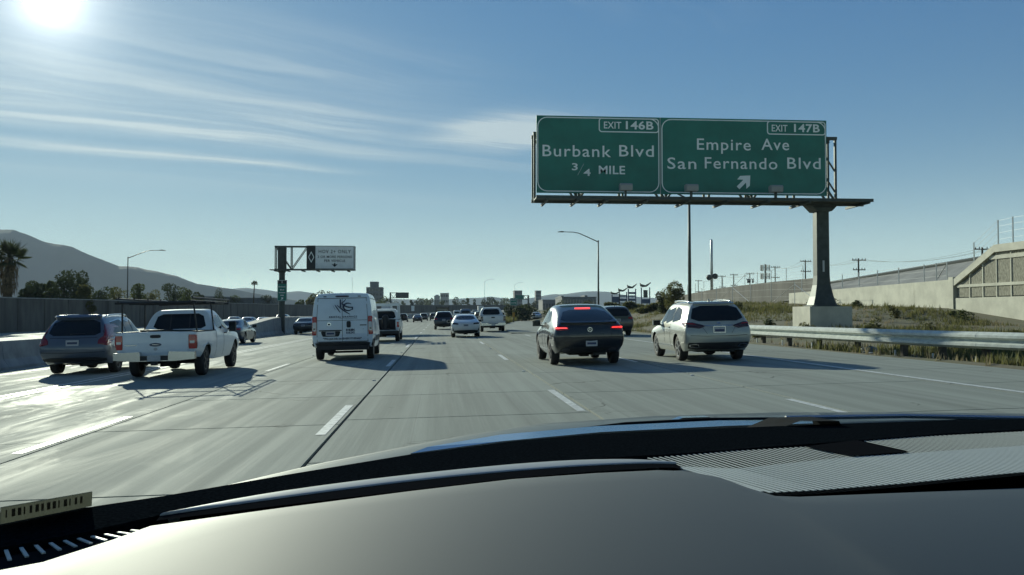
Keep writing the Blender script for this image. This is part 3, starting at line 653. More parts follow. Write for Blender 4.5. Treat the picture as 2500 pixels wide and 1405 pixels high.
m_b1 = M('office_concrete', (.17, .18, .19), .8, var=.1); m_b2 = M('pale_render', (.42, .43, .42), .8, var=.1); m_b3 = M('dark_render', (.15, .16, .17), .8, var=.15)
building('office_block', 'grey stepped mid-rise office block beyond the white van', 894, 933, 703, 700, 18, m_b1, 6, 5, ((.2, .72, 5.0),))
building('office_block', 'pale low office block on the skyline above the traffic', 1075, 1096, 717, 900, 20, m_b2, 4, 5, ())
building('office_block', 'dark office tower left of the slim tower on the skyline', 1256, 1275, 711, 900, 18, m_b3, 6, 4, ())
building('office_block', 'slim grey tower standing alone on the skyline', 1308, 1321, 711, 900, 10, m_b1, 7, 3, ())
building('warehouse', 'long low grey warehouse on the skyline beside the lamp', 1372, 1456, 727, 520, 30, m_b3, 2, 12, ((.02, .1, 1.2), (.72, .8, 1.5)))
building('warehouse', 'low grey warehouse between the tower and the long warehouse', 1325, 1366, 734, 560, 24, m_b1, 1, 6, ())
building('warehouse', 'low pale building with domed roof beside the pale office', 1060, 1074, 724, 860, 20, m_b2, 1, 3, ((.2, .8, 1.6),))
building('warehouse', 'flat pale building left of the far overhead sign', 930, 952, 733, 600, 20, m_b2, 1, 5, ())
building('warehouse', 'low dark building behind the sound wall near the slim palm', 560, 660, 731, 300, 18, m_b3, 1, 9, ())
building('warehouse', 'pale low building behind the sound wall near the round tree', 455, 545, 728, 290, 16, m_b1, 1, 8, ())
def far_gantry(px, p0, p1, pt, pb, Y, label, m):
    t = thing('gantry_sign', label, 'road sign', (upx(px, Y), Y, 0)); x = upx(px, Y)
    obj('column', MB().tube([(0, 0, 0), (0, 0, upz(pt, Y) + .2)], [.35, .3], 8), m_steel, t)
    a, b = upx(p0, Y) - x, upx(p1, Y) - x; zt, zb = upz(pt, Y), upz(pb, Y); obj('sign_panel', MB().box(a, b, -.4, -.3, zb, zt + .2), m, t)
    lo, hi = min(a, 0), max(b, 0)
    for z in (zt, zb): obj('chord', MB().box(lo, hi, -.1, .1, z - .12, z + .12), m_steel, t)
    n = 6
    for i in range(n): obj('diagonal', MB().bar((lerp(lo, hi, i / n), 0, zb if i % 2 else zt), (lerp(lo, hi, (i+1) / n), 0, zt if i % 2 else zb), .14), m_steel, t)
far_gantry(953, 966, 998, 716, 728, 330, 'dark backside of a far overhead sign over opposing lanes', m_steel)
far_gantry(1290, 1258, 1279, 722, 731, 330, 'small far green overhead sign over the right lanes', m_green)
t = thing('gore_sign', 'small green exit sign on a post in the gore', 'road sign', (upx(1254, 128), 128, gz(upx(1254, 128), 128)))
z0 = gz(upx(1254, 128), 128); obj('post', MB().box(-.08, .08, -.06, .06, -.3, upz(728, 128) - z0), m_post, t)
p_ = obj('sign_panel', MB().box(-.52, .52, -.11, -.065, upz(746, 128) - z0, upz(728, 128) - z0), m_green, t); obj('border', outline(-.5, .5, upz(745.6, 128) - z0, upz(728.4, 128) - z0, .08, .03, -.125), m_letter, p_)
letters('EXIT', .3, 0, -.122, upz(733, 128) - z0, p_, m_letter, .72, .002); letters('147B', .3, 0, -.122, upz(740, 128) - z0, p_, m_letter, .72, .002)
m_amber = M('amber_board', (.45, .22, .03), .6); obj('marker_board', MB().box(-.16, .16, -.12, -.08, .8, 1.5), m_amber, t)
Y = 290; t = thing('median_sign', 'small white sign on a thin post on the far median', 'road sign', (upx(1008, Y), Y, gz(upx(1008, Y), Y))); z0 = gz(upx(1008, Y), Y)
obj('post', MB().box(-.05, .05, -.05, .05, -.2, 4.0), m_steel, t); obj('sign_panel', MB().box(-.5, .5, -.1, -.06, 2.4, 4.1), m_signw, t)
t = thing('flag_pole', 'thin bare flagpole rising above the trees behind the van', 'flagpole', (upx(860, 420), 420, 0)); obj('pole', MB().tube([(0, 0, 0), (0, 0, upz(679, 420))], [.14, .07], 6), m_galv, t); obj('finial', MB().lathe([(0, -.1), (.14, 0), (0, .14)], 8, (0, 0, upz(679, 420) + .08)), m_galv, t)
# ---------------------------------------------------------------- vehicles
m_tyre = M('tyre_rubber', (.018, .018, .019), .75, bump=.1)
m_well = M('wheel_well_black', (.008, .008, .009), .9)
m_rim = M('alloy_wheel', (.42, .43, .44), .3, metal=.85)
m_rimd = M('dark_wheel', (.10, .10, .11), .4, metal=.6)
m_glass = M('tinted_glass', (.010, .014, .018), .08, spec=.35)
m_red = M('red_lens', (.42, .012, .016), .18, coat=.8)
m_redon = M('lit_red_lens', (1.0, .045, .035), .3, emit=1.6)
m_brake = M('lit_brake_lamp', (1.0, .09, .085), .3, emit=1.4)
m_clear = M('clear_lens', (.55, .56, .57), .15, coat=.8)
m_redd = M('deep_red_lens', (.20, .012, .016), .2, coat=.8)
m_darklens = M('smoked_lens', (.05, .015, .018), .12, coat=1)
m_plast = M('black_plastic', (.022, .023, .025), .6)
m_chrome = M('chrome', (.62, .63, .64), .18, metal=1.0)
m_plate = M('licence_plate', (.48, .49, .50), .5, var=.1, vscale=30)
m_platet = M('plate_legend', (.06, .07, .14), .6)
m_seam = M('panel_gap', (.02, .02, .022), .8)
m_badge = M('badge_navy', (.02, .04, .10), .3, coat=.5)
def paint(name, c, metal=.0, rough=.35, coat=1.0): return M(name, c, rough, metal=metal, coat=coat, var=.04, vscale=2.0)
P_white = paint('white_paint', (.70, .71, .72)); P_white2 = paint('van_white_paint', (.74, .80, .84), rough=.4, coat=.5); P_van = paint('panel_van_paint', (.72, .80, .86), rough=.4, coat=.5); P_black = paint('black_paint', (.010, .011, .014), rough=.3)
P_champ = paint('champagne_paint', (.46, .46, .40), .30, .34); P_blue = paint('slate_blue_paint', (.10, .125, .165), .3, .35)
P_grey = paint('dark_grey_paint', (.055, .06, .065), .4, .35); P_silver = paint('silver_paint', (.42, .43, .44), .6, .3); P_navy = paint('navy_paint', (.03, .04, .06), .3, .35)
P_tan = paint('bronze_grey_paint', (.12, .11, .095), .4, .35); P_bluev = paint('blue_paint', (.12, .17, .26), .2, .4)

def S_(*lv): return lv
ARCH = {
 'suv': dict(st=[
  S_((-.80,.36,.78),(-1.03,.53,.90),(-1.03,.86,.93),(-.95,1.08,.88),(-.64,1.55,.69),(-.50,1.67,.57)),
  S_((-.62,.30,.86),(-.72,.50,.955),(-.72,.86,.965),(-.70,1.09,.92),(-.45,1.58,.705),(-.36,1.69,.59)),
  S_((0,.27,.88),(0,.50,.965),(0,.86,.97),(0,1.08,.935),(.08,1.61,.725),(.1,1.715,.60)),
  S_((.85,.26,.88),(.85,.5,.955),(.85,.86,.96),(.85,1.06,.935),(.85,1.62,.735),(.85,1.73,.61)),
  S_((1.5,.26,.88),(1.5,.5,.955),(1.5,.86,.96),(1.5,1.05,.935),(1.45,1.61,.73),(1.4,1.725,.61)),
  S_((2.2,.26,.88),(2.2,.5,.96),(2.2,.84,.96),(2.15,1.03,.92),(1.9,1.55,.73),(1.82,1.68,.63)),
  S_((2.75,.26,.88),(2.75,.5,.965),(2.75,.82,.96),(2.75,1.0,.90),(2.66,1.06,.76),(2.6,1.09,.63)),
  S_((3.3,.28,.86),(3.4,.5,.955),(3.4,.78,.95),(3.4,.93,.88),(3.4,.99,.72),(3.4,1.0,.6)),
  S_((3.6,.32,.75),(3.85,.5,.85),(3.84,.72,.86),(3.74,.86,.82),(3.66,.91,.66),(3.62,.92,.55))],
  bul=(.10, .16), crown=.03, ax=2.82, wr=.36, tw=.80, cr=.35),
 'coupe': dict(st=[
  S_((-.85,.40,.82),(-1.08,.58,.95),(-1.10,.88,.97),(-1.04,1.13,.89),(-.40,1.44,.72),(.20,1.62,.62)),
  S_((-.62,.34,.88),(-.72,.55,.985),(-.72,.88,1.0),(-.70,1.13,.93),(-.15,1.48,.74),(.35,1.65,.64)),
  S_((0,.30,.90),(0,.54,1.0),(0,.88,1.01),(0,1.12,.95),(.25,1.56,.76),(.55,1.69,.65)),
  S_((.85,.28,.9),(.85,.54,.985),(.85,.88,.99),(.85,1.10,.95),(.9,1.61,.78),(.95,1.72,.66)),
  S_((1.5,.28,.9),(1.5,.54,.985),(1.5,.88,.99),(1.5,1.09,.95),(1.45,1.60,.78),(1.45,1.72,.66)),
  S_((2.3,.28,.9),(2.3,.54,.99),(2.3,.86,.99),(2.25,1.07,.94),(1.95,1.54,.75),(1.9,1.67,.64)),
  S_((2.9,.28,.9),(2.9,.54,1.0),(2.9,.85,.99),(2.9,1.05,.92),(2.8,1.12,.78),(2.75,1.15,.64)),
  S_((3.5,.3,.88),(3.55,.54,.98),(3.55,.8,.97),(3.5,.98,.9),(3.5,1.04,.74),(3.5,1.06,.62)),
  S_((3.7,.34,.78),(3.9,.52,.88),(3.9,.75,.88),(3.8,.9,.84),(3.72,.96,.68),(3.68,.97,.56))],
  bul=(.10, .15), crown=.03, ax=2.93, wr=.385, tw=.84, cr=.3),
 'sedan': dict(st=[
  S_((-.8,.32,.74),(-1.03,.48,.85),(-1.06,.74,.875),(-1.0,.985,.80),(-.45,1.06,.74),(.22,1.36,.56)),
  S_((-.5,.26,.84),(-.62,.45,.915),(-.62,.75,.925),(-.62,.95,.885),(-.2,1.04,.80),(.4,1.39,.585)),
  S_((.2,.23,.85),(.2,.44,.92),(.2,.74,.93),(.2,.93,.90),(.45,1.03,.83),(.7,1.425,.605)),
  S_((1.0,.22,.85),(1.0,.44,.91),(1.0,.74,.92),(1.0,.92,.90),(1.0,1.01,.84),(1.05,1.44,.615)),
  S_((1.6,.22,.85),(1.6,.44,.91),(1.6,.74,.92),(1.6,.91,.90),(1.6,.99,.84),(1.45,1.43,.605)),
  S_((2.2,.22,.85),(2.2,.44,.915),(2.2,.72,.92),(2.2,.88,.89),(2.3,.95,.79),(1.9,1.32,.565)),
  S_((2.75,.22,.85),(2.75,.44,.92),(2.75,.70,.91),(2.75,.85,.87),(2.8,.91,.70),(2.78,.94,.55)),
  S_((3.3,.24,.82),(3.3,.42,.90),(3.3,.64,.89),(3.3,.77,.83),(3.3,.82,.66),(3.3,.84,.52)),
  S_((3.4,.28,.7),(3.62,.42,.78),(3.62,.58,.78),(3.52,.69,.74),(3.46,.73,.6),(3.42,.74,.5))],
  bul=(.12, .18), crown=.025, ax=2.72, wr=.33, tw=.77, cr=.3),
 'pickup': dict(st=[
  S_((-1.2,.64,.88),(-1.25,.80,.985),(-1.25,1.05,.99),(-1.24,1.27,.985),(-1.23,1.29,.90),(-1.23,1.29,.6)),
  S_((-1.1,.60,.9),(-1.1,.78,1.0),(-1.1,1.05,1.0),(-1.1,1.27,.99),(-1.1,1.29,.91),(-1.1,1.29,.6)),
  S_((0,.50,.9),(0,.72,1.0),(0,1.05,1.0),(0,1.27,.99),(0,1.29,.91),(0,1.29,.6)),
  S_((1.0,.42,.9),(1.0,.72,1.0),(1.0,1.05,1.0),(1.0,1.27,.985),(1.0,1.295,.91),(1.0,1.295,.6)),
  S_((1.06,.42,.9),(1.06,.72,1.0),(1.06,1.05,1.0),(1.06,1.28,.975),(1.12,1.78,.78),(1.22,1.91,.64)),
  S_((1.9,.42,.9),(1.9,.72,1.0),(1.9,1.05,1.0),(1.9,1.27,.975),(1.9,1.81,.79),(1.9,1.945,.65)),
  S_((2.75,.42,.9),(2.75,.72,1.0),(2.75,1.04,1.0),(2.7,1.25,.97),(2.45,1.76,.77),(2.38,1.90,.63)),
  S_((3.3,.42,.9),(3.3,.72,1.0),(3.3,1.02,1.0),(3.3,1.22,.95),(3.2,1.28,.8),(3.15,1.30,.65)),
  S_((4.2,.45,.88),(4.2,.72,.99),(4.2,.98,.98),(4.2,1.14,.92),(4.2,1.20,.75),(4.2,1.21,.6)),
  S_((4.4,.5,.8),(4.55,.68,.9),(4.55,.92,.9),(4.5,1.08,.86),(4.45,1.13,.7),(4.42,1.14,.55))],
  bul=(.02, .10), crown=.02, ax=3.55, wr=.40, tw=.83, cr=.7),
 'van': dict(st=[
  S_((-.98,.50,.92),(-1.04,.66,1.0),(-1.03,1.2,1.01),(-1.0,1.72,.975),(-.93,2.16,.91),(-.90,2.28,.82)),
  S_((-.85,.45,.95),(-.85,.64,1.02),(-.85,1.2,1.025),(-.85,1.72,.99),(-.8,2.18,.925),(-.78,2.30,.83)),
  S_((.3,.40,.95),(.3,.64,1.02),(.3,1.2,1.025),(.3,1.72,.99),(.3,2.18,.925),(.3,2.31,.83)),
  S_((2.0,.36,.95),(2.0,.64,1.02),(2.0,1.2,1.025),(2.0,1.72,.99),(2.0,2.18,.925),(2.0,2.31,.83)),
  S_((2.9,.36,.95),(2.9,.64,1.02),(2.9,1.2,1.02),(2.9,1.7,.98),(2.85,2.14,.91),(2.85,2.27,.82)),
  S_((3.5,.36,.94),(3.5,.64,1.02),(3.5,1.15,1.0),(3.45,1.45,.95),(3.2,2.0,.84),(3.15,2.17,.76)),
  S_((4.0,.38,.92),(4.0,.62,1.0),(4.0,1.05,.98),(4.0,1.25,.9),(3.95,1.32,.8),(3.92,1.36,.7)),
  S_((4.3,.40,.88),(4.35,.6,.94),(4.35,.95,.92),(4.3,1.1,.84),(4.25,1.16,.72),(4.22,1.18,.6))],
  bul=(.03, .12), crown=.03, ax=3.45, wr=.35, tw=.86, cr=.75)}
FR = [-1, -.72, -.3, .3, .72, 1]
def body(kind, mat, sx=1.0, sy=1.0, sz=1.0, cut=None, lvl=2):
    A = ARCH[kind]; st = A['st']; n = len(st); bm = bmesh.new(); V = {}
    for i, s in enumerate(st):
        for k, (y, z, x) in enumerate(s):
            for c, f in enumerate(FR):
                if c in (0, 5) or k in (0, 5) or i in (0, n - 1):
                    yy, zz = y, z; e = 1 - f * f
                    if i == 0: yy -= A['bul'][0] * e * (1 if k < 4 else .6)
                    if i == n - 1: yy += A['bul'][1] * e
                    if k == 5: zz += A['crown'] * e
                    V[i, k, c] = bm.verts.new((f * x * sx, yy * sy, zz * sz))
    def F(*ks): bm.faces.new([V[q] for q in ks])
    for i in range(n - 1):
        for k in range(5):
            F((i,k,0), (i,k+1,0), (i+1,k+1,0), (i+1,k,0)); F((i,k,5), (i+1,k,5), (i+1,k+1,5), (i,k+1,5))
        for c in range(5):
            F((i,5,c), (i,5,c+1), (i+1,5,c+1), (i+1,5,c)); F((i,0,c), (i+1,0,c), (i+1,0,c+1), (i,0,c+1))
    for k in range(5):
        for c in range(5): F((0,k,c), (0,k,c+1), (0,k+1,c+1), (0,k+1,c)); F((n-1,k,c), (n-1,k+1,c), (n-1,k+1,c+1), (n-1,k,c+1))
    bmesh.ops.recalc_face_normals(bm, faces=bm.faces)
    cr = bm.edges.layers.float.new('crease_edge'); inv = {v: q for q, v in V.items()}
    for e in bm.edges:
        a, b = inv[e.verts[0]], inv[e.verts[1]]
        if a[0] == b[0] == 0 and a[2] in (0, 5) and b[2] == a[2]: e[cr] = A['cr']          # rear corners
        if a[1] == b[1] == 0: e[cr] = .6
        if kind == 'pickup' and a[1] == b[1] and a[1] in (3,) : e[cr] = .8
        if kind == 'pickup' and a[0] == b[0] and a[0] in (3, 4): e[cr] = .8
        if a[0] == b[0] == 0 and a[1] == b[1] == 3 and kind == 'coupe': e[cr] = .6
        if a[1] == b[1] == 5 and kind in ('pickup', 'van') and a[2] == b[2]: e[cr] = .35
        if a[1] == b[1] and a[0] == b[0] == 0 and kind in ('pickup', 'van') and a[1] in (0, 3, 4, 5): e[cr] = .55 if kind == 'pickup' else .3
    me = bpy.data.meshes.new('body'); bm.to_mesh(me); bm.free(); me.materials.append(mat)
    o = bpy.data.objects.new('body', me); col.objects.link(o); ss = o.modifiers.new('s', 'SUBSURF'); ss.levels = lvl; ss.render_levels = lvl
    cb = MB()
    for y in (0, A['ax'] * sy):
        for s in (-1, 1):
            r = A['wr'] * 1.16; cy = [(0, s*.62*sx), (r, s*.62*sx), (r, s*1.4), (0, s*1.4)]
            cb.lathe(cy, 28, (0, y, A['wr'] * 1.02), 'x')
    tmp = [o]
    cme = cb.mesh('cut'); cme.materials.append(m_well); bmc = bmesh.new(); bmc.from_mesh(cme); bmesh.ops.remove_doubles(bmc, verts=bmc.verts, dist=1e-4); bmesh.ops.recalc_face_normals(bmc, faces=bmc.faces); bmc.to_mesh(cme); bmc.free()
    co = bpy.data.objects.new('cut', cme); col.objects.link(co); tmp.append(co)
    md = o.modifiers.new('b', 'BOOLEAN'); md.object = co; md.operation = 'DIFFERENCE'; md.solver = 'EXACT'; md.material_mode = 'TRANSFER'
    if cut:
        c2 = MB().box(*cut).mesh('cut2'); c2.materials.append(m_plast); co2 = bpy.data.objects.new('cut2', c2); col.objects.link(co2); tmp.append(co2)
        md = o.modifiers.new('b2', 'BOOLEAN'); md.object = co2; md.operation = 'DIFFERENCE'; md.solver = 'EXACT'; md.material_mode = 'TRANSFER'
    bpy.context.view_layer.update(); dg = bpy.context.evaluated_depsgraph_get()
    out = bpy.data.meshes.new_from_object(o.evaluated_get(dg))
    for q in tmp: bpy.data.objects.remove(q)
    out.name = 'body'; out.polygons.foreach_set('use_smooth', [True] * len(out.polygons)); out.set_sharp_from_angle(angle=R(38))
    return out
def chaikin(p, k):
    for _ in range(2):
        q = []
        for a, b in zip(p, p[1:] + p[:1]):
            a, b = Vector(a), Vector(b); q += [tuple(a.lerp(b, k)), tuple(a.lerp(b, 1 - k))]
        p = q
    return p
class Car:
    def __init__(s, kind, name, label, cat, x, y, mat, group=None, sx=1.0, sy=1.0, sz=1.0, rz=0.0, cut=None, flip=False, z=None, lvl=2, rim=None, wheels=True):
        s.kind = kind; s.A = ARCH[kind]; s.k = (sx, sy, sz); s.mat = mat
        z = gz(x, y) + .004 if z is None else z
        s.t = thing(name, label, cat, (x, y, z), rz + (math.pi if flip else 0), group, ry=(1 if flip else -1) * math.atan(SL) if -14 < x - bend(y) < 13 else 0)
        me = body(kind, mat, sx, sy, sz, cut, lvl); s.b = obj('body', me, None, s.t)
        s.bvh = BVHTree.FromPolygons([v.co.copy() for v in me.vertices], [tuple(p.vertices) for p in me.polygons])
        if wheels:
            r = s.A['wr']
            for yy in (0, s.A['ax'] * sy):
                for q in (-1, 1): s.wheel(q * s.A['tw'] * sx, yy, r, q, rim or m_rim)
    def wheel(s, x, y, r, q, rim, w=.24):
        h = w / 2; o = obj('wheel', MB().lathe([(r*.62, -h*.8), (r*.86, -h), (r*.97, -h*.86), (r, -h*.5), (r, h*.5), (r*.97, h*.86), (r*.86, h), (r*.62, h*.8)], 26, (0, 0, 0), 'x'), m_tyre, s.t, smooth=True); o.location = (x, y, r)
        mb = MB().lathe([(0, q*h*.45), (r*.62, q*h*.45)], 20, (0, 0, 0), 'x'); obj('brake_disc', mb, m_well, o)
        mb = MB().lathe([(r*.57, q*h*.4), (r*.57, q*h*.86), (r*.645, q*h*.9), (r*.645, q*h*.4)], 22, (0, 0, 0), 'x').lathe([(0, q*h*.82), (r*.12, q*h*.8), (r*.14, q*h*.4)], 10, (0, 0, 0), 'x')
        for k in range(5):
            for d in (-.13, .13):
                a = 2 * math.pi * k / 5 + d; mb.bar((q*h*.72, math.cos(a - d*.6)*r*.1, math.sin(a - d*.6)*r*.1), (q*h*.76, math.cos(a)*r*.59, math.sin(a)*r*.59), .034 * r / .36, .03)
        obj('rim', mb, rim, o)
    def hit(s, axis, u, v):
        d = {'rear': ((u, -9, v), (0, 1, 0)), 'front': ((u, 12, v), (0, -1, 0)), 'right': ((9, u, v), (-1, 0, 0)), 'left': ((-9, u, v), (1, 0, 0)), 'top': ((u, v, 9), (0, 0, -1))}[axis]
        p, n_, i, l = s.bvh.ray_cast(Vector(d[0]), Vector(d[1]))
        if p is None:
            q = {'rear': (u, -1, v), 'front': (u, 3.7, v), 'right': (1, u, v), 'left': (-1, u, v), 'top': (u, v, 2)}[axis]; p, n_, i, l = s.bvh.find_nearest(Vector(q))
        if n_.dot(Vector(d[1])) > 0: n_ = -n_
        return p, n_
    def decal(s, name, axis, poly, mat, off=.006, corner=.18, par=None, nu=8, nv=6, thick=.02):
        P = [(a * (s.k[0] if axis in ('rear', 'front', 'top') else s.k[1]), b * (s.k[1] if axis == 'top' else s.k[2])) for a, b in poly]
        if corner: P = chaikin(P, corner)
        v0, v1 = min(b for a, b in P), max(b for a, b in P); rows, rows2 = [], []; e = (v1 - v0) * .004
        for j in range(nv + 1):
            v = lerp(v0 + e, v1 - e, j / nv); xs_ = []
            for (a, b), (c, d) in zip(P, P[1:] + P[:1]):
                if (b - v) * (d - v) <= 0 and b != d: xs_.append(a + (c - a) * (v - b) / (d - b))
            if len(xs_) < 2: continue
            r1, r2 = [], []
            for i in range(nu + 1):
                p, n_ = s.hit(axis, lerp(min(xs_), max(xs_), i / nu), v); r1.append(p + n_ * off); r2.append(p - n_ * thick)
            rows.append(r1); rows2.append(r2)
        mb = MB().grid(rows); o1 = len(mb.v); m1 = len(rows[0]); k = len(rows)
        bd = [i for i in range(m1)] + [j * m1 + m1 - 1 for j in range(1, k)] + [(k-1)*m1 + i for i in range(m1 - 2, -1, -1)] + [j * m1 for j in range(k - 2, 0, -1)]
        fl = [p for r in rows2 for p in r]; mb.v += [tuple(fl[i]) for i in bd]; nb = len(bd)
        mb.f += [(bd[i], bd[(i+1) % nb], o1 + (i+1) % nb, o1 + i) for i in range(nb)]
        return obj(name, mb, mat, par or s.t, smooth=False)
    def sym(s, name, axis, poly, mat, **kw):
        if axis == 'side': return [s.decal(name, a, poly, mat, **kw) for a in ('left', 'right')]
        return [s.decal(name, axis, [(q * a, b) for a, b in poly], mat, **kw) for q in (-1, 1)]
    def line(s, axis, pts, mat=None, w=.008, off=.002, name='panel_gap', par=None):
        """thin seam following the body"""
        mb = MB(); q = []
        for (a, b), (c, d) in zip(pts, pts[1:]):
            for i in range(5 if (c, d) != pts[-1] else 6): q.append((lerp(a, c, i / 5), lerp(b, d, i / 5)))
        P3 = [s.hit(axis, a * (s.k[0] if axis in ('rear', 'front') else s.k[1]), b * s.k[2])[0] for a, b in q]; return obj(name, mb.tube(P3, w / 2 + off, 4), mat or m_seam, par or s.b)
    def mirrors(s, y, z, x, mat=None, big=False):
        for q in (-1, 1):
            h, w = (.30, .2) if big else (.17, .24)
            mb = MB().grid([[(q * (x + .04 + w * a), y + b, z + c * h) for b, c in ((.0, -.5), (.0, .5), (.09, .42), (.13, 0), (.09, -.42), (0, -.5))] for a in (0, .15, .85, 1)])
            n = 6; mb.f += [tuple(range(5)), tuple(3 * n + i for i in range(5))]
            o = obj('wing_mirror', mb, mat or s.mat, s.t); obj('mirror_arm', MB().bar((q * (x - .1), y + .05, z - .1), (q * (x + .08), y + .05, z - .05), .05), m_plast, o)
            obj('mirror_glass', MB().box(*sorted((q * (x + .06), q * (x + .02 + w))), y - .006, y - .002, z - h * .42, z + h * .42), m_glass, o)
    def plate(s, z, w=.15, x=0.0, h=.075, m=None):
        p, n_ = s.hit('rear', x, z * s.k[2]); y = p.y - .012
        o = obj('licence_plate', MB().box(x - w, x + w, y - .008, y + .02, z*s.k[2] - h, z*s.k[2] + h), m or m_plate, s.t)
        obj('plate_legend', MB().box(x - w*.8, x + w*.8, y - .011, y - .0085, z*s.k[2] - h*.4, z*s.k[2] + h*.35), m_platet, o); return o
    def rails(s, x, y0, y1, z, mat):
        for q in (-1, 1):
            pts = [(q*x, lerp(y0, y1, t) , s.hit('top', q*x, lerp(y0, y1, t))[0].z + (.0 if t in (0, 1) else .055)) for t in (0, .06, .25, .5, .75, .94, 1)]
            obj('roof_rail', MB().tube(pts, .022, 8), mat, s.t, smooth=True)
    def under(s, z0=.2, z1=.42):
        A = s.A; L = A['ax'] * s.k[1]
        mb = MB().box(-.45, .45, -.35, L + .2, z0 + .05, z1).box(-.12, .12, -.2, .15, z0, z1)
        mb.tube([(-.7, 0, A['wr']), (.7, 0, A['wr'])], .06, 8); obj('underbody', mb, m_well, s.t)
        obj('exhaust_box', MB().box(.15, .5, -.75, -.45, z0 + .06, z1 - .02), m_plast, s.t)
    def fin(s, y): p, n_ = s.hit('top', 0, y); obj('antenna_fin', MB().prism([(y - .1, p.z - .01), (y + .1, p.z - .01), (y - .06, p.z + .07)], -.02, .02, 'x'), s.mat, s.t)
    def doors(s, ys_, z0, z1):
        for ax in ('left', 'right'):
            for y in ys_: s.line(ax, [(y, z0), (y, z1)])
    def handles(s, ys_, z, m=None):
        for ax, q in (('left', -1), ('right', 1)):
            for y in ys_:
                p, n_ = s.hit(ax, y, z); obj('door_handle', MB().box(*sorted((p.x - q*.01, p.x + q*.035)), y - .1, y + .1, z - .015, z + .015), m or s.mat, s.t)
def suv_common(c, win=None, side=True):
    c.under(); c.mirrors(1.98 * c.k[1], 1.1 * c.k[2], .90 * c.k[0])
    if side:
        for nm, poly in (('side_window', [(.66, 1.11), (1.42, 1.10), (1.38, 1.57), (.66, 1.59)]), ('side_window', [(1.46, 1.10), (2.18, 1.07), (1.80, 1.54), (1.42, 1.57)]), ('side_window', [(-.30, 1.20), (.62, 1.12), (.62, 1.585), (-.02, 1.575)])): c.sym(nm, 'side', poly, m_glass, corner=.06)
    c.doors((.75, 1.46), .42, 1.08); c.handles((.88 * c.k[1], 1.62 * c.k[1]), .98 * c.k[2])
    c.decal('windscreen', 'front', [(-.70, 1.12), (.70, 1.12), (.60, 1.60), (-.60, 1.60)], m_glass, nu=10)

# --- champagne crossover with chrome exhaust tips
def lexus():
    c = Car('suv', 'crossover_car', 'champagne crossover with sunlit flank in the lane beside the guardrail', 'car', 7.76, 24.9, P_champ, rz=R(-1.5), sz=.975)
    suv_common(c); c.fin(-.05); c.rails(.60, -.25, 1.5, 1.7, m_chrome)
    c.decal('rear_window', 'rear', [(-.66, 1.16), (.66, 1.16), (.74, 1.24), (.60, 1.60), (-.60, 1.60), (-.74, 1.24)], m_glass, nu=14, corner=.12)
    c.decal('spoiler', 'rear', [(-.60, 1.615), (.60, 1.615), (.54, 1.67), (-.54, 1.67)], P_champ, off=.05, nu=12)
    for q in (-1, 1):
        c.decal('tail_light', 'rear', [(q*.36, 1.03), (q*.52, .95), (q*.90, .99), (q*.915, 1.16), (q*.80, 1.15), (q*.56, 1.08)], m_darklens, off=.015, corner=.1)
        c.decal('tail_light_stripe', 'rear', [(q*.62, 1.06), (q*.86, 1.08), (q*.87, 1.115), (q*.66, 1.085)], m_red, off=.022, corner=.1)
        c.decal('exhaust_tip', 'rear', [(q*.52, .43), (q*.80, .44), (q*.83, .52), (q*.58, .53)], m_chrome, off=.025, corner=.2)
        c.decal('exhaust_mouth', 'rear', [(q*.56, .45), (q*.78, .455), (q*.80, .505), (q*.60, .51)], m_well, off=.031, corner=.2)
        c.decal('side_tail_light', 'left' if q < 0 else 'right', [(-.88, 1.0), (-.52, 1.10), (-.50, 1.14), (-.86, 1.15)], m_red, corner=.1)
        c.decal('sill_trim', 'left' if q < 0 else 'right', [(.40, .40), (2.35, .40), (2.35, .47), (.42, .47)], m_chrome, corner=.1)
    c.decal('lower_bumper', 'rear', [(-.82, .36), (.82, .36), (.86, .56), (.5, .545), (-.5, .545), (-.86, .56)], m_plast, nu=14, off=.012, corner=.1)
    c.line('rear', [(-.80, .76), (-.35, .74), (.35, .74), (.80, .76)], w=.014); c.line('rear', [(-.45, .98), (-.34, .80)]); c.line('rear', [(.45, .98), (.34, .80)])
    c.decal('garnish', 'rear', [(-.40, 1.015), (.40, 1.015), (.40, 1.04), (-.40, 1.04)], m_chrome, off=.012, corner=0)
    c.decal('emblem', 'rear', [(-.06, 1.075), (.06, 1.075), (.06, 1.125), (-.06, 1.125)], m_chrome, off=.01, corner=.25)
    o = c.plate(.90, .165, 0, .082); obj('plate_frame', outline(-.175, .175, .90 - .092, .90 + .092, .02, .018, o.data.vertices[0].co.y - .004), m_chrome, o)
    for ax in ('left', 'right'): c.decal('arch_trim', ax, [(2.36, .40), (2.40, .42), (2.44, .60), (2.41, .60)], m_plast)
lexus()
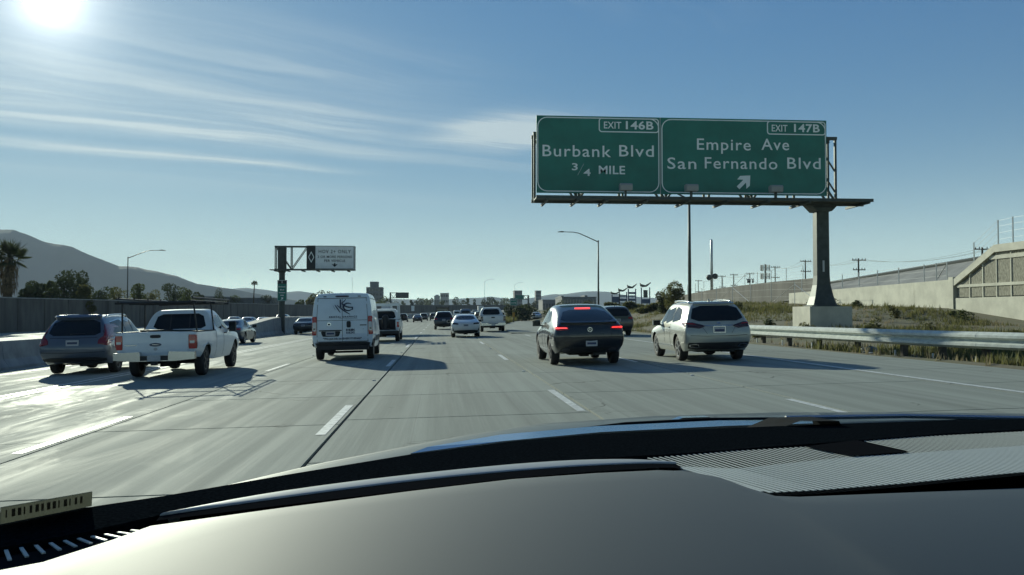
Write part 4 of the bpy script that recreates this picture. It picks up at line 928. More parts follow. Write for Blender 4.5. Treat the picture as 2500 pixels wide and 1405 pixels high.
# --- black coupe-backed car with its brake lamps lit
def merc():
    c = Car('coupe', 'coupe_crossover_car', 'black sloping-back crossover with red brake lights lit', 'car', 4.07, 24.7, P_black, sz=.975, rim=m_rimd)
    c.under(.22, .44); c.mirrors(2.08, 1.14, .93)
    for poly in ([(.22, 1.22), (.86, 1.18), (.86, 1.57), (.52, 1.51)], [(.89, 1.17), (1.55, 1.15), (1.50, 1.58), (.89, 1.575)], [(1.58, 1.15), (2.24, 1.11), (1.9, 1.51), (1.53, 1.58)]): c.sym('side_window', 'side', poly, m_glass, corner=.06)
    c.doors((.9, 1.58), .45, 1.10); c.handles((1.0, 1.75), 1.02, m_chrome)
    c.decal('windscreen', 'front', [(-.70, 1.18), (.70, 1.18), (.60, 1.60), (-.60, 1.60)], m_glass, nu=10)
    c.decal('rear_window', 'rear', [(-.68, 1.24), (.68, 1.24), (.74, 1.28), (.58, 1.53), (.44, 1.565), (-.44, 1.565), (-.58, 1.53), (-.74, 1.28)], m_glass, nu=14, corner=.1)
    c.decal('high_brake_light', 'rear', [(-.22, 1.59), (.22, 1.59), (.22, 1.612), (-.22, 1.612)], m_brake, off=.02, corner=.1)
    c.decal('boot_lip', 'rear', [(-.80, 1.165), (.80, 1.165), (.72, 1.20), (-.72, 1.20)], P_black, off=.05, nu=12, corner=.15)
    for q in (-1, 1):
        c.decal('tail_light', 'rear', [(q*.56, 1.005), (q*.90, .99), (q*.93, 1.09), (q*.86, 1.12), (q*.58, 1.09)], m_red, off=.012, corner=.12)
        c.decal('tail_light_bar', 'rear', [(q*.60, 1.045), (q*.915, 1.04), (q*.91, 1.078), (q*.61, 1.072)], m_brake if q < 0 else m_redon, off=.02, corner=.1)
        c.decal('exhaust_tip', 'rear', [(q*.52, .42), (q*.74, .42), (q*.76, .50), (q*.54, .50)], m_rimd, off=.02)
        c.decal('rear_vent', 'rear', [(q*.84, .52), (q*.90, .52), (q*.92, .74), (q*.87, .72)], m_plast, off=.012)
    c.decal('diffuser', 'rear', [(-.78, .36), (.78, .36), (.80, .52), (-.80, .52)], m_plast, nu=12, off=.01)
    c.line('rear', [(-.86, .80), (0, .78), (.86, .80)], w=.012); c.line('rear', [(-.62, .98), (-.58, .80)]); c.line('rear', [(.62, .98), (.58, .80)])
    p, n_ = c.hit('rear', 0, .985); mb = MB().lathe([(.052, -.01), (.066, -.01), (.066, .004), (.052, .004)], 24, (0, p.y - .008, .985), 'y')
    for k in range(3): a = R(90 + 120 * k); mb.bar((0, p.y - .01, .985), (.055 * math.cos(a), p.y - .01, .985 + .055 * math.sin(a)), .014, .008)
    obj('star_emblem', mb, m_chrome, c.t)
    for x, w in ((-.46, .09), (.48, .09)): c.decal('badge_lettering', 'rear', [(x - w, .866), (x + w, .866), (x + w, .880), (x - w, .880)], m_rimd, off=.008, corner=0)
    c.plate(.63, .155, .04, .078)
    for ax in ('left', 'right'): c.decal('side_step', ax, [(.42, .40), (2.45, .40), (2.45, .45), (.42, .45)], m_chrome, corner=.1); c.decal('window_trim', ax, [(.40, 1.155), (2.2, 1.09), (2.2, 1.11), (.40, 1.175)], m_chrome, corner=0)
merc()
# --- slate blue car with tall tail lights
def xc():
    c = Car('suv', 'family_car', 'slate blue family SUV with tall red lights in the carpool lane', 'car', -10.3, 26.8, P_blue, sx=1.0, sz=.97, rim=m_rimd, rz=R(2.0))
    suv_common(c, side=False); c.rails(.63, -.3, 1.6, 1.7, m_chrome)
    for ax in ('left', 'right'):
        c.decal('window_chrome', ax, [(-.46, 1.12), (2.22, 1.07), (1.82, 1.585), (.7, 1.62), (-.24, 1.59)], m_chrome, off=.004, corner=.08)
    for poly in ([(.78, 1.13), (1.42, 1.12), (1.38, 1.57), (.78, 1.59)], [(1.48, 1.12), (2.12, 1.10), (1.78, 1.54), (1.45, 1.57)], [(-.40, 1.15), (.72, 1.13), (.72, 1.59), (-.22, 1.565)]): c.sym('side_window', 'side', poly, m_glass, corner=.1, off=.012)
    c.decal('rear_window', 'rear', [(-.66, 1.14), (.66, 1.14), (.70, 1.22), (.60, 1.59), (-.60, 1.59), (-.70, 1.22)], m_glass, nu=14, corner=.1)
    c.decal('spoiler', 'rear', [(-.62, 1.60), (.62, 1.60), (.58, 1.665), (-.58, 1.665)], P_blue, off=.10, nu=12)
    for q in (-1, 1):
        c.decal('tail_light', 'rear', [(q*.66, .86), (q*.93, .84), (q*.935, 1.08), (q*.86, 1.30), (q*.78, 1.46), (q*.72, 1.46), (q*.80, 1.20), (q*.78, 1.07), (q*.68, 1.04)], m_redd, off=.016, nv=12, corner=.08)
        c.decal('side_tail_light', 'left' if q < 0 else 'right', [(-.90, .86), (-.66, .92), (-.62, 1.10), (-.84, 1.10)], m_redd, corner=.1)
    c.decal('lower_bumper', 'rear', [(-.84, .38), (.84, .38), (.86, .50), (-.86, .50)], m_plast, nu=14, off=.012, corner=.1)
    c.line('rear', [(-.85, .66), (0, .64), (.85, .66)], w=.016); c.line('rear', [(-.64, 1.08), (0, 1.07), (.64, 1.08)], w=.014)
    c.plate(.93, .17, .0, .08)
    c.decal('rear_wiper', 'rear', [(-.10, 1.165), (.30, 1.18), (.30, 1.195), (-.10, 1.185)], m_plast, off=.02, corner=0)
xc()
# --- white work pickup with ladder rack
def pickup_common(c, tail=True, handle=True):
    for ax in ('left', 'right'):
        c.decal('side_window', ax, [(1.98, 1.31), (2.68, 1.29), (2.40, 1.72), (1.98, 1.75)], m_glass, corner=.12); c.decal('side_window', ax, [(1.22, 1.33), (1.88, 1.31), (1.88, 1.75), (1.28, 1.72)], m_glass, corner=.12)
    c.doors((1.02, 1.93), .50, 1.27); c.handles((2.1,), 1.18 * c.k[2], m_plast)
    c.decal('windscreen', 'front', [(-.75, 1.34), (.75, 1.34), (.66, 1.82), (-.66, 1.82)], m_glass, nu=10)
    for q in (-1, 1): obj('bed_rail_cap', MB().box(min(q*.86, q*.985), max(q*.86, q*.985), -1.2, .98, 1.283 * c.k[2], 1.302 * c.k[2]), m_plast, c.t)
    mb = MB().box(-.5, .5, -.9, 4.2, .42, .6); mb.tube([(-.8, 0, .40), (.8, 0, .40)], .08, 8).box(-.2, .2, -.2, .2, .26, .5); obj('chassis', mb, m_well, c.t)
def f150():
    c = Car('pickup', 'work_pickup', 'white work pickup with black ladder rack over its bed', 'truck', -7.18, 24.3, P_white2, sz=.92, cut=(-.84, .84, -1.14, .93, .80, 1.8), rz=R(1.2), rim=m_rimd)
    pickup_common(c); c.mirrors(2.62, 1.26, .95, m_plast, True)
    # the rear window sits on the cab wall above the bed rail
    c.decal('rear_window', 'rear', [(-.74, 1.34), (.72, 1.34), (.60, 1.80), (-.60, 1.80)], m_glass, nu=12, corner=.08)
    for x in (-.26, .26): c.decal('window_divider', 'rear', [(x - .015, 1.345), (x + .015, 1.345), (x + .015, 1.795), (x - .015, 1.795)], m_plast, off=.012, corner=0)
    tg = c.decal('tailgate', 'rear', [(-.80, .74), (.80, .74), (.80, 1.265), (-.80, 1.265)], P_white2, off=.014, corner=.03, nu=10)
    c.decal('tailgate_handle', 'rear', [(-.13, 1.13), (.13, 1.13), (.13, 1.22), (-.13, 1.22)], m_plast, off=.022, corner=.12)
    c.decal('oval_emblem', 'rear', [(-.15, .90), (.15, .90), (.15, 1.0), (-.15, 1.0)], m_badge, off=.024, corner=.3, nu=12); c.decal('emblem_script', 'rear', [(-.09, .94), (.09, .94), (.09, .96), (-.09, .96)], m_chrome, off=.028, corner=.25)
    c.decal('round_sticker', 'rear', [(-.05, .79), (.05, .79), (.05, .87), (-.05, .87)], m_plate, off=.02, corner=.3)
    c.decal('model_badge', 'rear', [(-.74, .93), (-.46, .93), (-.46, .955), (-.74, .955)], m_chrome, off=.018, corner=0)
    for q in (-1, 1):
        c.decal('tail_light', 'rear', [(q*.81, .82), (q*.985, .82), (q*.985, 1.21), (q*.81, 1.21)], m_red, off=.02, corner=.05)
        c.decal('reverse_light', 'rear', [(q*.84, .97), (q*.955, .97), (q*.955, 1.04), (q*.84, 1.04)], m_clear, off=.026, corner=.08)
        c.decal('side_tail_light', 'left' if q < 0 else 'right', [(-1.22, .82), (-1.12, .82), (-1.12, 1.21), (-1.22, 1.21)], m_red, corner=.08)
        c.decal('arch_lip', 'left' if q < 0 else 'right', [(-.56, .80), (.56, .80), (.40, .90), (-.40, .90)], P_white2, off=.018, corner=.2)
    b = obj('bumper', MB().prism([(-.99, .50), (-.99, .68), (-.36, .70), (-.34, .60), (.34, .60), (.36, .70), (.99, .68), (.99, .50), (.5, .46), (-.5, .46)], -1.42, -1.24), m_chrome, c.t)
    obj('bumper_step', MB().box(-.34, .34, -1.43, -1.25, .48, .598), m_plast, b)
    o = obj('licence_plate', MB().box(-.16, .16, -1.445, -1.432, .46, .61), m_plate, c.t); obj('hitch', MB().box(-.06, .06, -1.5, -1.3, .36, .45), m_plast, c.t)
    # rack
    rk = obj('ladder_rack', MB().tube([(-.88, -1.35, 1.97), (-.88, 3.0, 1.97)], .026, 8).tube([(.88, -1.35, 1.97), (.88, 3.0, 1.97)], .026, 8), m_plast, c.t)
    for y in (-1.02, .85):
        for q in (-1, 1): obj('rack_post', MB().bar((q*.93, y + .12, 1.17), (q*.88, y, 1.97), .034), m_plast, rk)
    for y in (-1.2, -.1, .85, 2.6): obj('cross_bar', MB().tube([(-1.0, y, 1.94), (1.0, y, 1.94)], .03, 8), m_plast, rk)
    for q in (-1, 1): obj('side_rail', MB().tube([(q*.93, -1.3, 2.05), (q*.93, 2.9, 2.05), (q*.88, 3.0, 1.97)], .024, 8), m_plast, rk); 
    for q in (-1, 1):
        for y in (-1.2, .0, 1.2, 2.4): obj('rail_stub', MB().bar((q*.885, y, 2.1), (q*.93, y, 2.05), .03), m_plast, rk)
    obj('bed_tools', MB().box(-.7, -.1, -.2, .7, .82, 1.24).box(.05, .7, .3, .8, .82, 1.2), m_plast, c.t)
    return c
f150()
# --- white panel van
def van():
    c = Car('van', 'panel_van', 'white low-roof panel van with dark blue lettering on its rear doors', 'van', -3.24, 31.0, P_van, sz=.98, rz=R(1.0))
    mb = MB().box(-.5, .5, -.8, 4.0, .36, .5); mb.tube([(-.8, 0, .36), (.8, 0, .36)], .05, 8).box(-.7, -.3, -.75, -.3, .26, .5); obj('underbody', mb, m_well, c.t)
    obj('axle_bar', MB().box(-.6, .6, -.05, .05, .22, .29), m_well, c.t)
    ln = lambda p, w=.012: c.line('rear', p, w=w)
    ln([(0, .66), (0, 2.14)]); ln([(-.84, .66), (-.84, 1.5), (-.80, 2.13)]); ln([(.84, .66), (.84, 1.5), (.80, 2.13)]); ln([(-.82, 2.14), (.82, 2.14)], .02); ln([(-.84, 1.38), (.84, 1.38)]); ln([(-.86, .655), (.86, .655)], .02)
    for q in (-1, 1):
        L = c.decal('tail_light', 'rear', [(q*.86, .88), (q*1.0, .88), (q*.985, 1.52), (q*.845, 1.52)], m_red, off=.018, corner=.05, nv=10)
        c.decal('reverse_light', 'rear', [(q*.868, 1.02), (q*.985, 1.02), (q*.975, 1.32), (q*.862, 1.32)], m_clear, off=.026, corner=.06); c.decal('indicator', 'rear', [(q*.89, 1.06), (q*.96, 1.06), (q*.96, 1.13), (q*.89, 1.13)], m_darklens, off=.032, corner=.28)
        c.decal('hinge', 'rear', [(q*.80, 1.92), (q*.90, 1.92), (q*.89, 2.02), (q*.79, 2.02)], P_van, off=.03, corner=.1); c.decal('hinge', 'rear', [(q*.82, .74), (q*.92, .74), (q*.92, .82), (q*.82, .82)], P_van, off=.03, corner=.1)
        c.decal('roof_marker', 'rear', [(q*.52, 2.185), (q*.62, 2.185), (q*.62, 2.21), (q*.52, 2.21)], m_darklens, off=.02, corner=.1)
        ax = 'left' if q < 0 else 'right'; s_ = c.decal('side_moulding', ax, [(.55, .62), (2.9, .62), (2.9, .80), (.55, .80)], m_plast, off=.02, corner=.05)
        c.decal('cab_window', ax, [(2.55, 1.32), (3.42, 1.28), (3.1, 1.92), (2.55, 1.98)], m_glass, corner=.12); c.line(ax, [(2.45, .5), (2.45, 2.0)]); c.line(ax, [(.5, .8), (.5, 2.05)]); c.line(ax, [(-.8, 2.12), (3.0, 2.12)], w=.02)
        c.decal('arch_cladding', ax, [(-.95, .50), (-.5, .5), (-.5, .72), (-.95, .72)], m_plast, off=.015, corner=.1)
    c.decal('brake_lamp_housing', 'rear', [(-.22, 2.175), (.22, 2.175), (.22, 2.225), (-.22, 2.225)], m_darklens, off=.03, corner=.1)
    c.decal('rear_bumper', 'rear', [(-.96, .44), (.96, .44), (.98, .64), (-.98, .64)], m_plast, off=.05, corner=.08, nu=14)
    obj('bumper_skirt', MB().box(-.86, .86, -1.06, -.9, .38, .50), m_plast, c.t)
    c.decal('door_handle', 'rear', [(.14, 1.13), (.28, 1.13), (.28, 1.35), (.14, 1.35)], m_plast, off=.02, corner=.12)
    c.decal('door_emblem', 'rear', [(-.50, 1.20), (-.38, 1.20), (-.37, 1.30), (-.44, 1.32), (-.51, 1.30)], m_chrome, off=.012, corner=.15); c.decal('emblem_shield', 'rear', [(-.475, 1.215), (-.405, 1.215), (-.40, 1.27), (-.48, 1.27)], m_plast, off=.016, corner=.2)
    c.decal('model_badge', 'rear', [(.58, 1.19), (.80, 1.19), (.80, 1.225), (.58, 1.225)], m_rimd, off=.012, corner=0)
    c.decal('plate_garnish', 'rear', [(-.78, 1.015), (-.02, 1.015), (-.02, 1.055), (-.78, 1.055)], m_plast, off=.03, corner=.05)
    c.decal('plate_recess', 'rear', [(-.66, .83), (-.12, .83), (-.06, 1.01), (-.72, 1.01)], m_plast, off=.008, corner=.05)
    yb = c.hit('rear', -.39, .92)[0].y - .02; o = obj('licence_plate', MB().box(-.55, -.24, yb - .01, yb, .845, .985), m_plate, c.t); obj('plate_legend', MB().box(-.52, -.27, yb - .013, yb - .0105, .885, .945), m_platet, o)
    # lettering on the doors
    def tx(s, size, x, z, w, m=m_navy, off=.004, sp=1.0):
        y = min(c.hit('rear', x + d, z)[0].y for d in (-w/2, 0, w/2)); o = obj('lettering', text_mesh(s, size, w, off, sp), m, c.t); o.location = (x, y - .012, z)
    yl = min(c.hit('rear', x, z)[0].y for x in (-.3, 0, .3) for z in (1.6, 2.05)) - .012
    def stroke(pts, name='logo_stroke'):
        top, bot = [], []
        for i, (x, z, w) in enumerate(pts):
            a = pts[max(i-1, 0)]; b = pts[min(i+1, len(pts)-1)]; d = Vector((b[0]-a[0], b[1]-a[1])).normalized(); nn = Vector((-d.y, d.x)) * w / 2; top.append((x + nn.x, yl - .002, z + nn.y)); bot.append((x - nn.x, yl - .002, z - nn.y))
        obj(name, MB().grid([top, bot]), m_navy, c.t)
    stroke([(-.055, 2.06, .045), (-.055, 1.79, .045)]); stroke([(.13, 2.06, .02), (.06, 1.98, .03), (-.02, 1.93, .03)]); stroke([(-.02, 1.94, .03), (.08, 1.84, .045), (.17, 1.80, .045), (.26, 1.795, .02)])
    gp = []
    for k in range(15): a = R(50 + 270 * k / 14); gp.append((.20 + .155 * math.cos(a), 1.80 + .125 * math.sin(a), .022 + .03 * math.sin(math.pi * k / 14)))
    stroke(gp); stroke([(.19, 1.785, .035), (.36, 1.785, .035)]); stroke([(.34, 1.80, .04), (.34, 1.70, .04)])
    for a, w in (((-.30, 1.86, -.26, 1.76, -.22, 1.70), .012), ((-.24, 1.88, -.14, 1.72, -.06, 1.61), .05), ((-.17, 1.87, .05, 1.66, .26, 1.55), .06)):
        P0, P1, P2 = Vector(a[:2]), Vector(a[2:4]), Vector(a[4:]); q = []
        for k in range(9): t = k / 8; p = P0 * (1-t)**2 + P1 * 2*t*(1-t) + P2 * t*t; q.append((p.x, p.y, w * (.25 + 1.5 * t * (1 - t) * 2 * .6)))
        stroke(q, 'logo_swoosh')
    tx('KRISTAL GRAPHICS', .085, .03, 1.47, .92, sp=1.3, off=.0015)
    obj('lettering_rule', MB().box(-.12, .5, yl - .004, yl, 1.405, 1.413), m_navyl, c.t)
    tx('818.884.', .10, .27, 1.03, .30, off=.004); tx('818.243.', .095, .27, .94, .30, m_navyl, .003)
    for z, m in ((1.03, m_navy), (.94, m_navyl)): [obj('lettering_block', MB().box(a_, b_, yl - .004, yl, z - .03, z + .03), m, c.t) for a_, b_ in ((.44, .52), (.54, .60), (.62, .70))]
    tx('"We put ink on EVERYTHING!"', .085, 0.0, .745, 1.28, off=.002)
m_navy = M('lettering_navy', (.018, .03, .075), .5); m_navyl = M('lettering_pale_navy', (.10, .14, .22), .5)
van()
# --- the rest of the traffic
def gen(kind, name, label, cat, x, y, mat, lights=m_red, group=None, plate_z=None, flip=False, lvl=2, **kw):
    c = Car(kind, name, label, cat, x, y, mat, group, flip=flip, lvl=lvl, **kw)
    if kind == 'suv':
        suv_common(c); c.decal('rear_window', 'rear', [(-.66, 1.14), (.66, 1.14), (.72, 1.22), (.59, 1.58), (-.59, 1.58), (-.72, 1.22)], m_glass, nu=10, corner=.1)
        for q in (-1, 1): c.decal('tail_light', 'rear', [(q*.60, .97), (q*.91, .96), (q*.92, 1.10), (q*.62, 1.08)], lights, off=.014, corner=.12)
        c.decal('lower_bumper', 'rear', [(-.82, .38), (.82, .38), (.86, .56), (-.86, .56)], m_plast, nu=10, off=.012, corner=.1); c.plate(plate_z or .92); c.fin(-.05)
        if flip:
            for q in (-1, 1): c.decal('headlight', 'front', [(q*.55, .78), (q*.84, .76), (q*.84, .86), (q*.56, .85)], m_clear, off=.012)
            c.decal('grille', 'front', [(-.45, .55), (.45, .55), (.45, .82), (-.45, .82)], m_plast, off=.012)
    elif kind == 'sedan':
        c.under(.17, .34); c.mirrors(2.12, 1.0, .86)
        for poly in ([(.42, 1.05), (.98, 1.04), (.98, 1.37), (.72, 1.33)], [(1.05, 1.04), (1.56, 1.03), (1.42, 1.37), (1.05, 1.38)], [(1.62, 1.03), (2.2, .99), (1.9, 1.27), (1.5, 1.36)]): c.sym('side_window', 'side', poly, m_glass, corner=.12)
        c.doors((1.01, 1.6), .38, 1.0); c.handles((.9, 1.48), .9)
        c.decal('rear_window', 'rear', [(-.62, 1.10), (.62, 1.10), (.50, 1.34), (-.50, 1.34)], m_glass, nu=10, corner=.12); c.decal('windscreen', 'front', [(-.66, 1.0), (.66, 1.0), (.52, 1.36), (-.52, 1.36)], m_glass, nu=10)
        for q in (-1, 1): c.decal('tail_light', 'rear', [(q*.46, .80), (q*.84, .82), (q*.845, .93), (q*.66, .92), (q*.46, .88)], lights, off=.014, corner=.12)
        c.decal('lower_bumper', 'rear', [(-.70, .30), (.70, .30), (.78, .46), (-.78, .46)], m_plast, nu=10, off=.012, corner=.1); c.plate(plate_z or .76)
        if flip:
            for q in (-1, 1): c.decal('headlight', 'front', [(q*.48, .60), (q*.76, .60), (q*.76, .68), (q*.5, .67)], m_clear, off=.012)
            c.decal('grille', 'front', [(-.4, .40), (.4, .40), (.4, .62), (-.4, .62)], m_plast, off=.012)
    elif kind == 'pickup':
        pickup_common(c); c.mirrors(2.62, 1.36, .95, None, True)
        c.decal('rear_window', 'rear', [(-.74, 1.34), (.72, 1.34), (.60, 1.80), (-.60, 1.80)], m_glass, nu=10, corner=.08); c.decal('tailgate', 'rear', [(-.78, .78), (.78, .78), (.78, 1.26), (-.78, 1.26)], mat, off=.014, corner=.04); c.decal('tailgate_handle', 'rear', [(-.14, 1.08), (.14, 1.08), (.14, 1.17), (-.14, 1.17)], m_plast, off=.022, corner=.12)
        for q in (-1, 1): c.decal('tail_light', 'rear', [(q*.80, .86), (q*.98, .86), (q*.98, 1.22), (q*.80, 1.22)], m_darklens, off=.02, corner=.06)
        b = obj('bumper', MB().prism([(-.98, .50), (-.98, .70), (-.4, .72), (-.36, .62), (.36, .62), (.4, .72), (.98, .70), (.98, .50)], -1.40, -1.24), m_chrome, c.t); obj('bumper_step', MB().box(-.9, .9, -1.41, -1.24, .44, .498), m_plast, b)
        obj('licence_plate', MB().box(-.16, .16, -1.425, -1.41, .48, .61), m_plate, c.t)
    return c
c = gen('sedan', 'compact_sedan', 'white compact sedan with dark rear window ahead in our lane', 'car', 1.65, 55.7, P_white, m_darklens)
for q in (-1, 1): c.decal('bumper_vent', 'rear', [(q*.74, .44), (q*.82, .44), (q*.80, .62)], m_plast, off=.016, corner=.05)
gen('pickup', 'pickup_truck', 'white crew cab pickup next to the compact white sedan', 'truck', 4.2, 70, P_white, cut=(-.84, .84, -1.14, .93, .84, 1.8))
gen('suv', 'dark_suv', 'dark SUV with pale plate right in front of the compact white sedan', 'car', .43, 85, P_navy)
gen('suv', 'bronze_suv', 'dark bronze SUV beyond the black sloping-back crossover', 'car', 10.2, 50.8, P_tan, m_red)
gen('sedan', 'dark_sedan', 'dark grey sedan half hidden behind the white van', 'car', -11.67, 78, P_grey, m_darklens)
gen('sedan', 'dark_saloon', 'dark saloon just beyond the white work pickup', 'car', -12.3, 53, P_navy, m_red, sx=1.02)
# utility pickup with open service body
def util():
    c = Car('pickup', 'service_truck', 'white service truck with open rear and rack just beyond the van', 'truck', -3.2, 50.5, P_white2, sz=.96, cut=(-.80, .80, -1.6, .93, .66, 1.8))
    pickup_common(c); c.mirrors(2.62, 1.36, .95, m_plast, True)
    c.decal('rear_window', 'rear', [(-.74, 1.34), (.72, 1.34), (.60, 1.80), (-.60, 1.80)], m_glass, nu=10, corner=.08)
    rk = obj('rack', MB().box(-.95, .95, -.95, -.85, 2.02, 2.1).box(-.95, .95, .9, 1.0, 2.02, 2.1).box(-.98, -.9, -1.0, 2.6, 2.1, 2.16).box(.9, .98, -1.0, 2.6, 2.1, 2.16), P_white2, c.t)
    for y in (-.9, .95):
        for q in (-1, 1): obj('rack_post', MB().bar((q*.93, y, 1.27), (q*.92, y, 2.05), .07), P_white2, rk)
    for k in range(3): obj('rack_slat', MB().box(-.9, .9, -.4 + k*.9, -.3 + k*.9, 2.12, 2.16), P_white2, rk)
    obj('gas_bottle', MB().lathe([(0, .66), (.17, .68), (.17, 1.5), (.1, 1.62), (.04, 1.66), (0, 1.7)], 14, (-.35, -.7, .02)), m_plast, c.t); obj('gas_bottle', MB().lathe([(0, .66), (.19, .68), (.19, 1.35), (.1, 1.48), (0, 1.5)], 14, (.2, -.6, .02)), m_plast, c.t)
    obj('bumper', MB().box(-.95, .95, -1.42, -1.24, .46, .62), m_plast, c.t); obj('hitch', MB().box(-.05, .05, -1.55, -1.3, .3, .46), m_plast, c.t); obj('ladder', MB().box(.55, .62, -.9, 2.4, 2.16, 2.25).box(.25, .32, -.9, 2.4, 2.16, 2.25), m_alu, c.t)
    for q in (-1, 1): c.decal('tail_light', 'rear', [(q*.86, .86), (q*.98, .86), (q*.98, 1.16), (q*.86, 1.16)], m_red, off=.02, corner=.05)
util()
for a in (('suv', 'far_suv', 'far dark SUV with bright roof edge in the lane beyond the service truck', -7.6, 188, P_black), ('sedan', 'far_sedan', 'far dark sedan just right of the far dark SUV', -4.2, 170, P_grey),
          ('suv', 'far_suv', 'small far dark SUV glinting beyond the far dark sedan', -3.6, 205, P_grey), ('suv', 'far_suv', 'far dark SUV beside the stake truck', -1.4, 212, P_navy), ('van', 'far_van', 'far blue-grey van seen above the compact white sedan', 4.9, 165, P_bluev),
          ('suv', 'far_suv', 'far grey SUV between the blue-grey van and white pickup', 6.9, 176, P_silver), ('suv', 'far_suv', 'far dark SUV tucked close beside the white pickup', 6.3, 138, P_black), ('sedan', 'ramp_car', 'white car driving down the exit ramp', 17.3, 157, P_white),
          ('sedan', 'far_sedan', 'far white sedan cresting the rise ahead', 14.2, 330, P_white), ('suv', 'far_suv', 'far pale SUV cresting the rise ahead', 19.6, 345, P_silver), ('sedan', 'far_sedan', 'far dark sedan cresting the rise ahead', 8.5, 300, P_grey), ('suv', 'far_suv', 'far white SUV on the rising bend', 23.5, 372, P_white)):
    kw = dict(z=.40) if a[1] == 'ramp_car' else {}
    if a[0] == 'van':
        c = Car('van', a[1], a[2], 'van', a[3], a[4], a[5], lvl=1); c.decal('rear_window', 'rear', [(-.8, 1.45), (.8, 1.45), (.74, 2.0), (-.74, 2.0)], m_glass)
        for q in (-1, 1): c.decal('tail_light', 'rear', [(q*.86, .88), (q*1.0, .88), (q*.985, 1.42), (q*.845, 1.42)], m_red, off=.018, corner=.05)
    else: gen(a[0], a[1], a[2], 'car', a[3], a[4], a[5], lvl=1, **kw)
for k_, n_, lab, x, y, m in (('suv', 'far_suv', 'far white SUV in the second lane, ahead of the stake truck', 1.6, 238, P_white), ('van', 'far_van', 'far white van in the dense traffic ahead', 5.0, 252, P_white2), ('suv', 'far_suv', 'far silver SUV beside the far white van', 8.2, 262, P_silver), ('suv', 'far_suv', 'far dark SUV following the white van', 2.4, 280, P_black), ('sedan', 'far_sedan', 'far silver sedan low in the dense traffic', 9.6, 292, P_silver), ('van', 'far_van', 'far grey van where the road begins to climb', 13.0, 322, P_silver), ('suv', 'far_suv', 'far black SUV on the climbing bend', 15.5, 352, P_black), ('sedan', 'far_sedan', 'far white sedan near the top of the bend', 22.3, 405, P_white)):
    if k_ == 'van':
        c = Car('van', n_, lab, 'van', x, y, m, lvl=1); c.decal('rear_window', 'rear', [(-.8, 1.45), (.8, 1.45), (.74, 2.0), (-.74, 2.0)], m_glass)
    else: gen(k_, n_, lab, 'car', x, y, m, lvl=1)
# oncoming traffic beyond the median
OT = [('sedan', -19.5, 78, P_white, 'oncoming white sedan close behind the dark saloon'), ('suv', -23.2, 84, P_silver, 'oncoming silver SUV behind the white pickup mirror'), ('sedan', -22.6, 108, P_white, 'oncoming pale sedan, first above the barrier wedge'), ('sedan', -19.4, 101, P_silver, 'oncoming silver sedan beside the barrier wedge'),
      ('suv', -23.0, 133, P_grey, 'oncoming dark SUV above the raised barrier'), ('sedan', -19.6, 128, P_white, 'oncoming low white car above the raised barrier'), ('suv', -19.8, 148, P_white, 'oncoming white SUV right beside the van'), ('suv', -23.2, 182, P_silver, 'oncoming silver SUV far beyond the van'), ('sedan', -19.0, 215, P_white, 'oncoming white sedan far beyond the van'), ('sedan', -27, 120, P_navy, 'oncoming navy sedan near the sound wall')]
for k, x, y, m, lab in OT: gen(k, 'oncoming_car', lab, 'car', x, y, m, flip=True, group='oncoming cars', lvl=1)
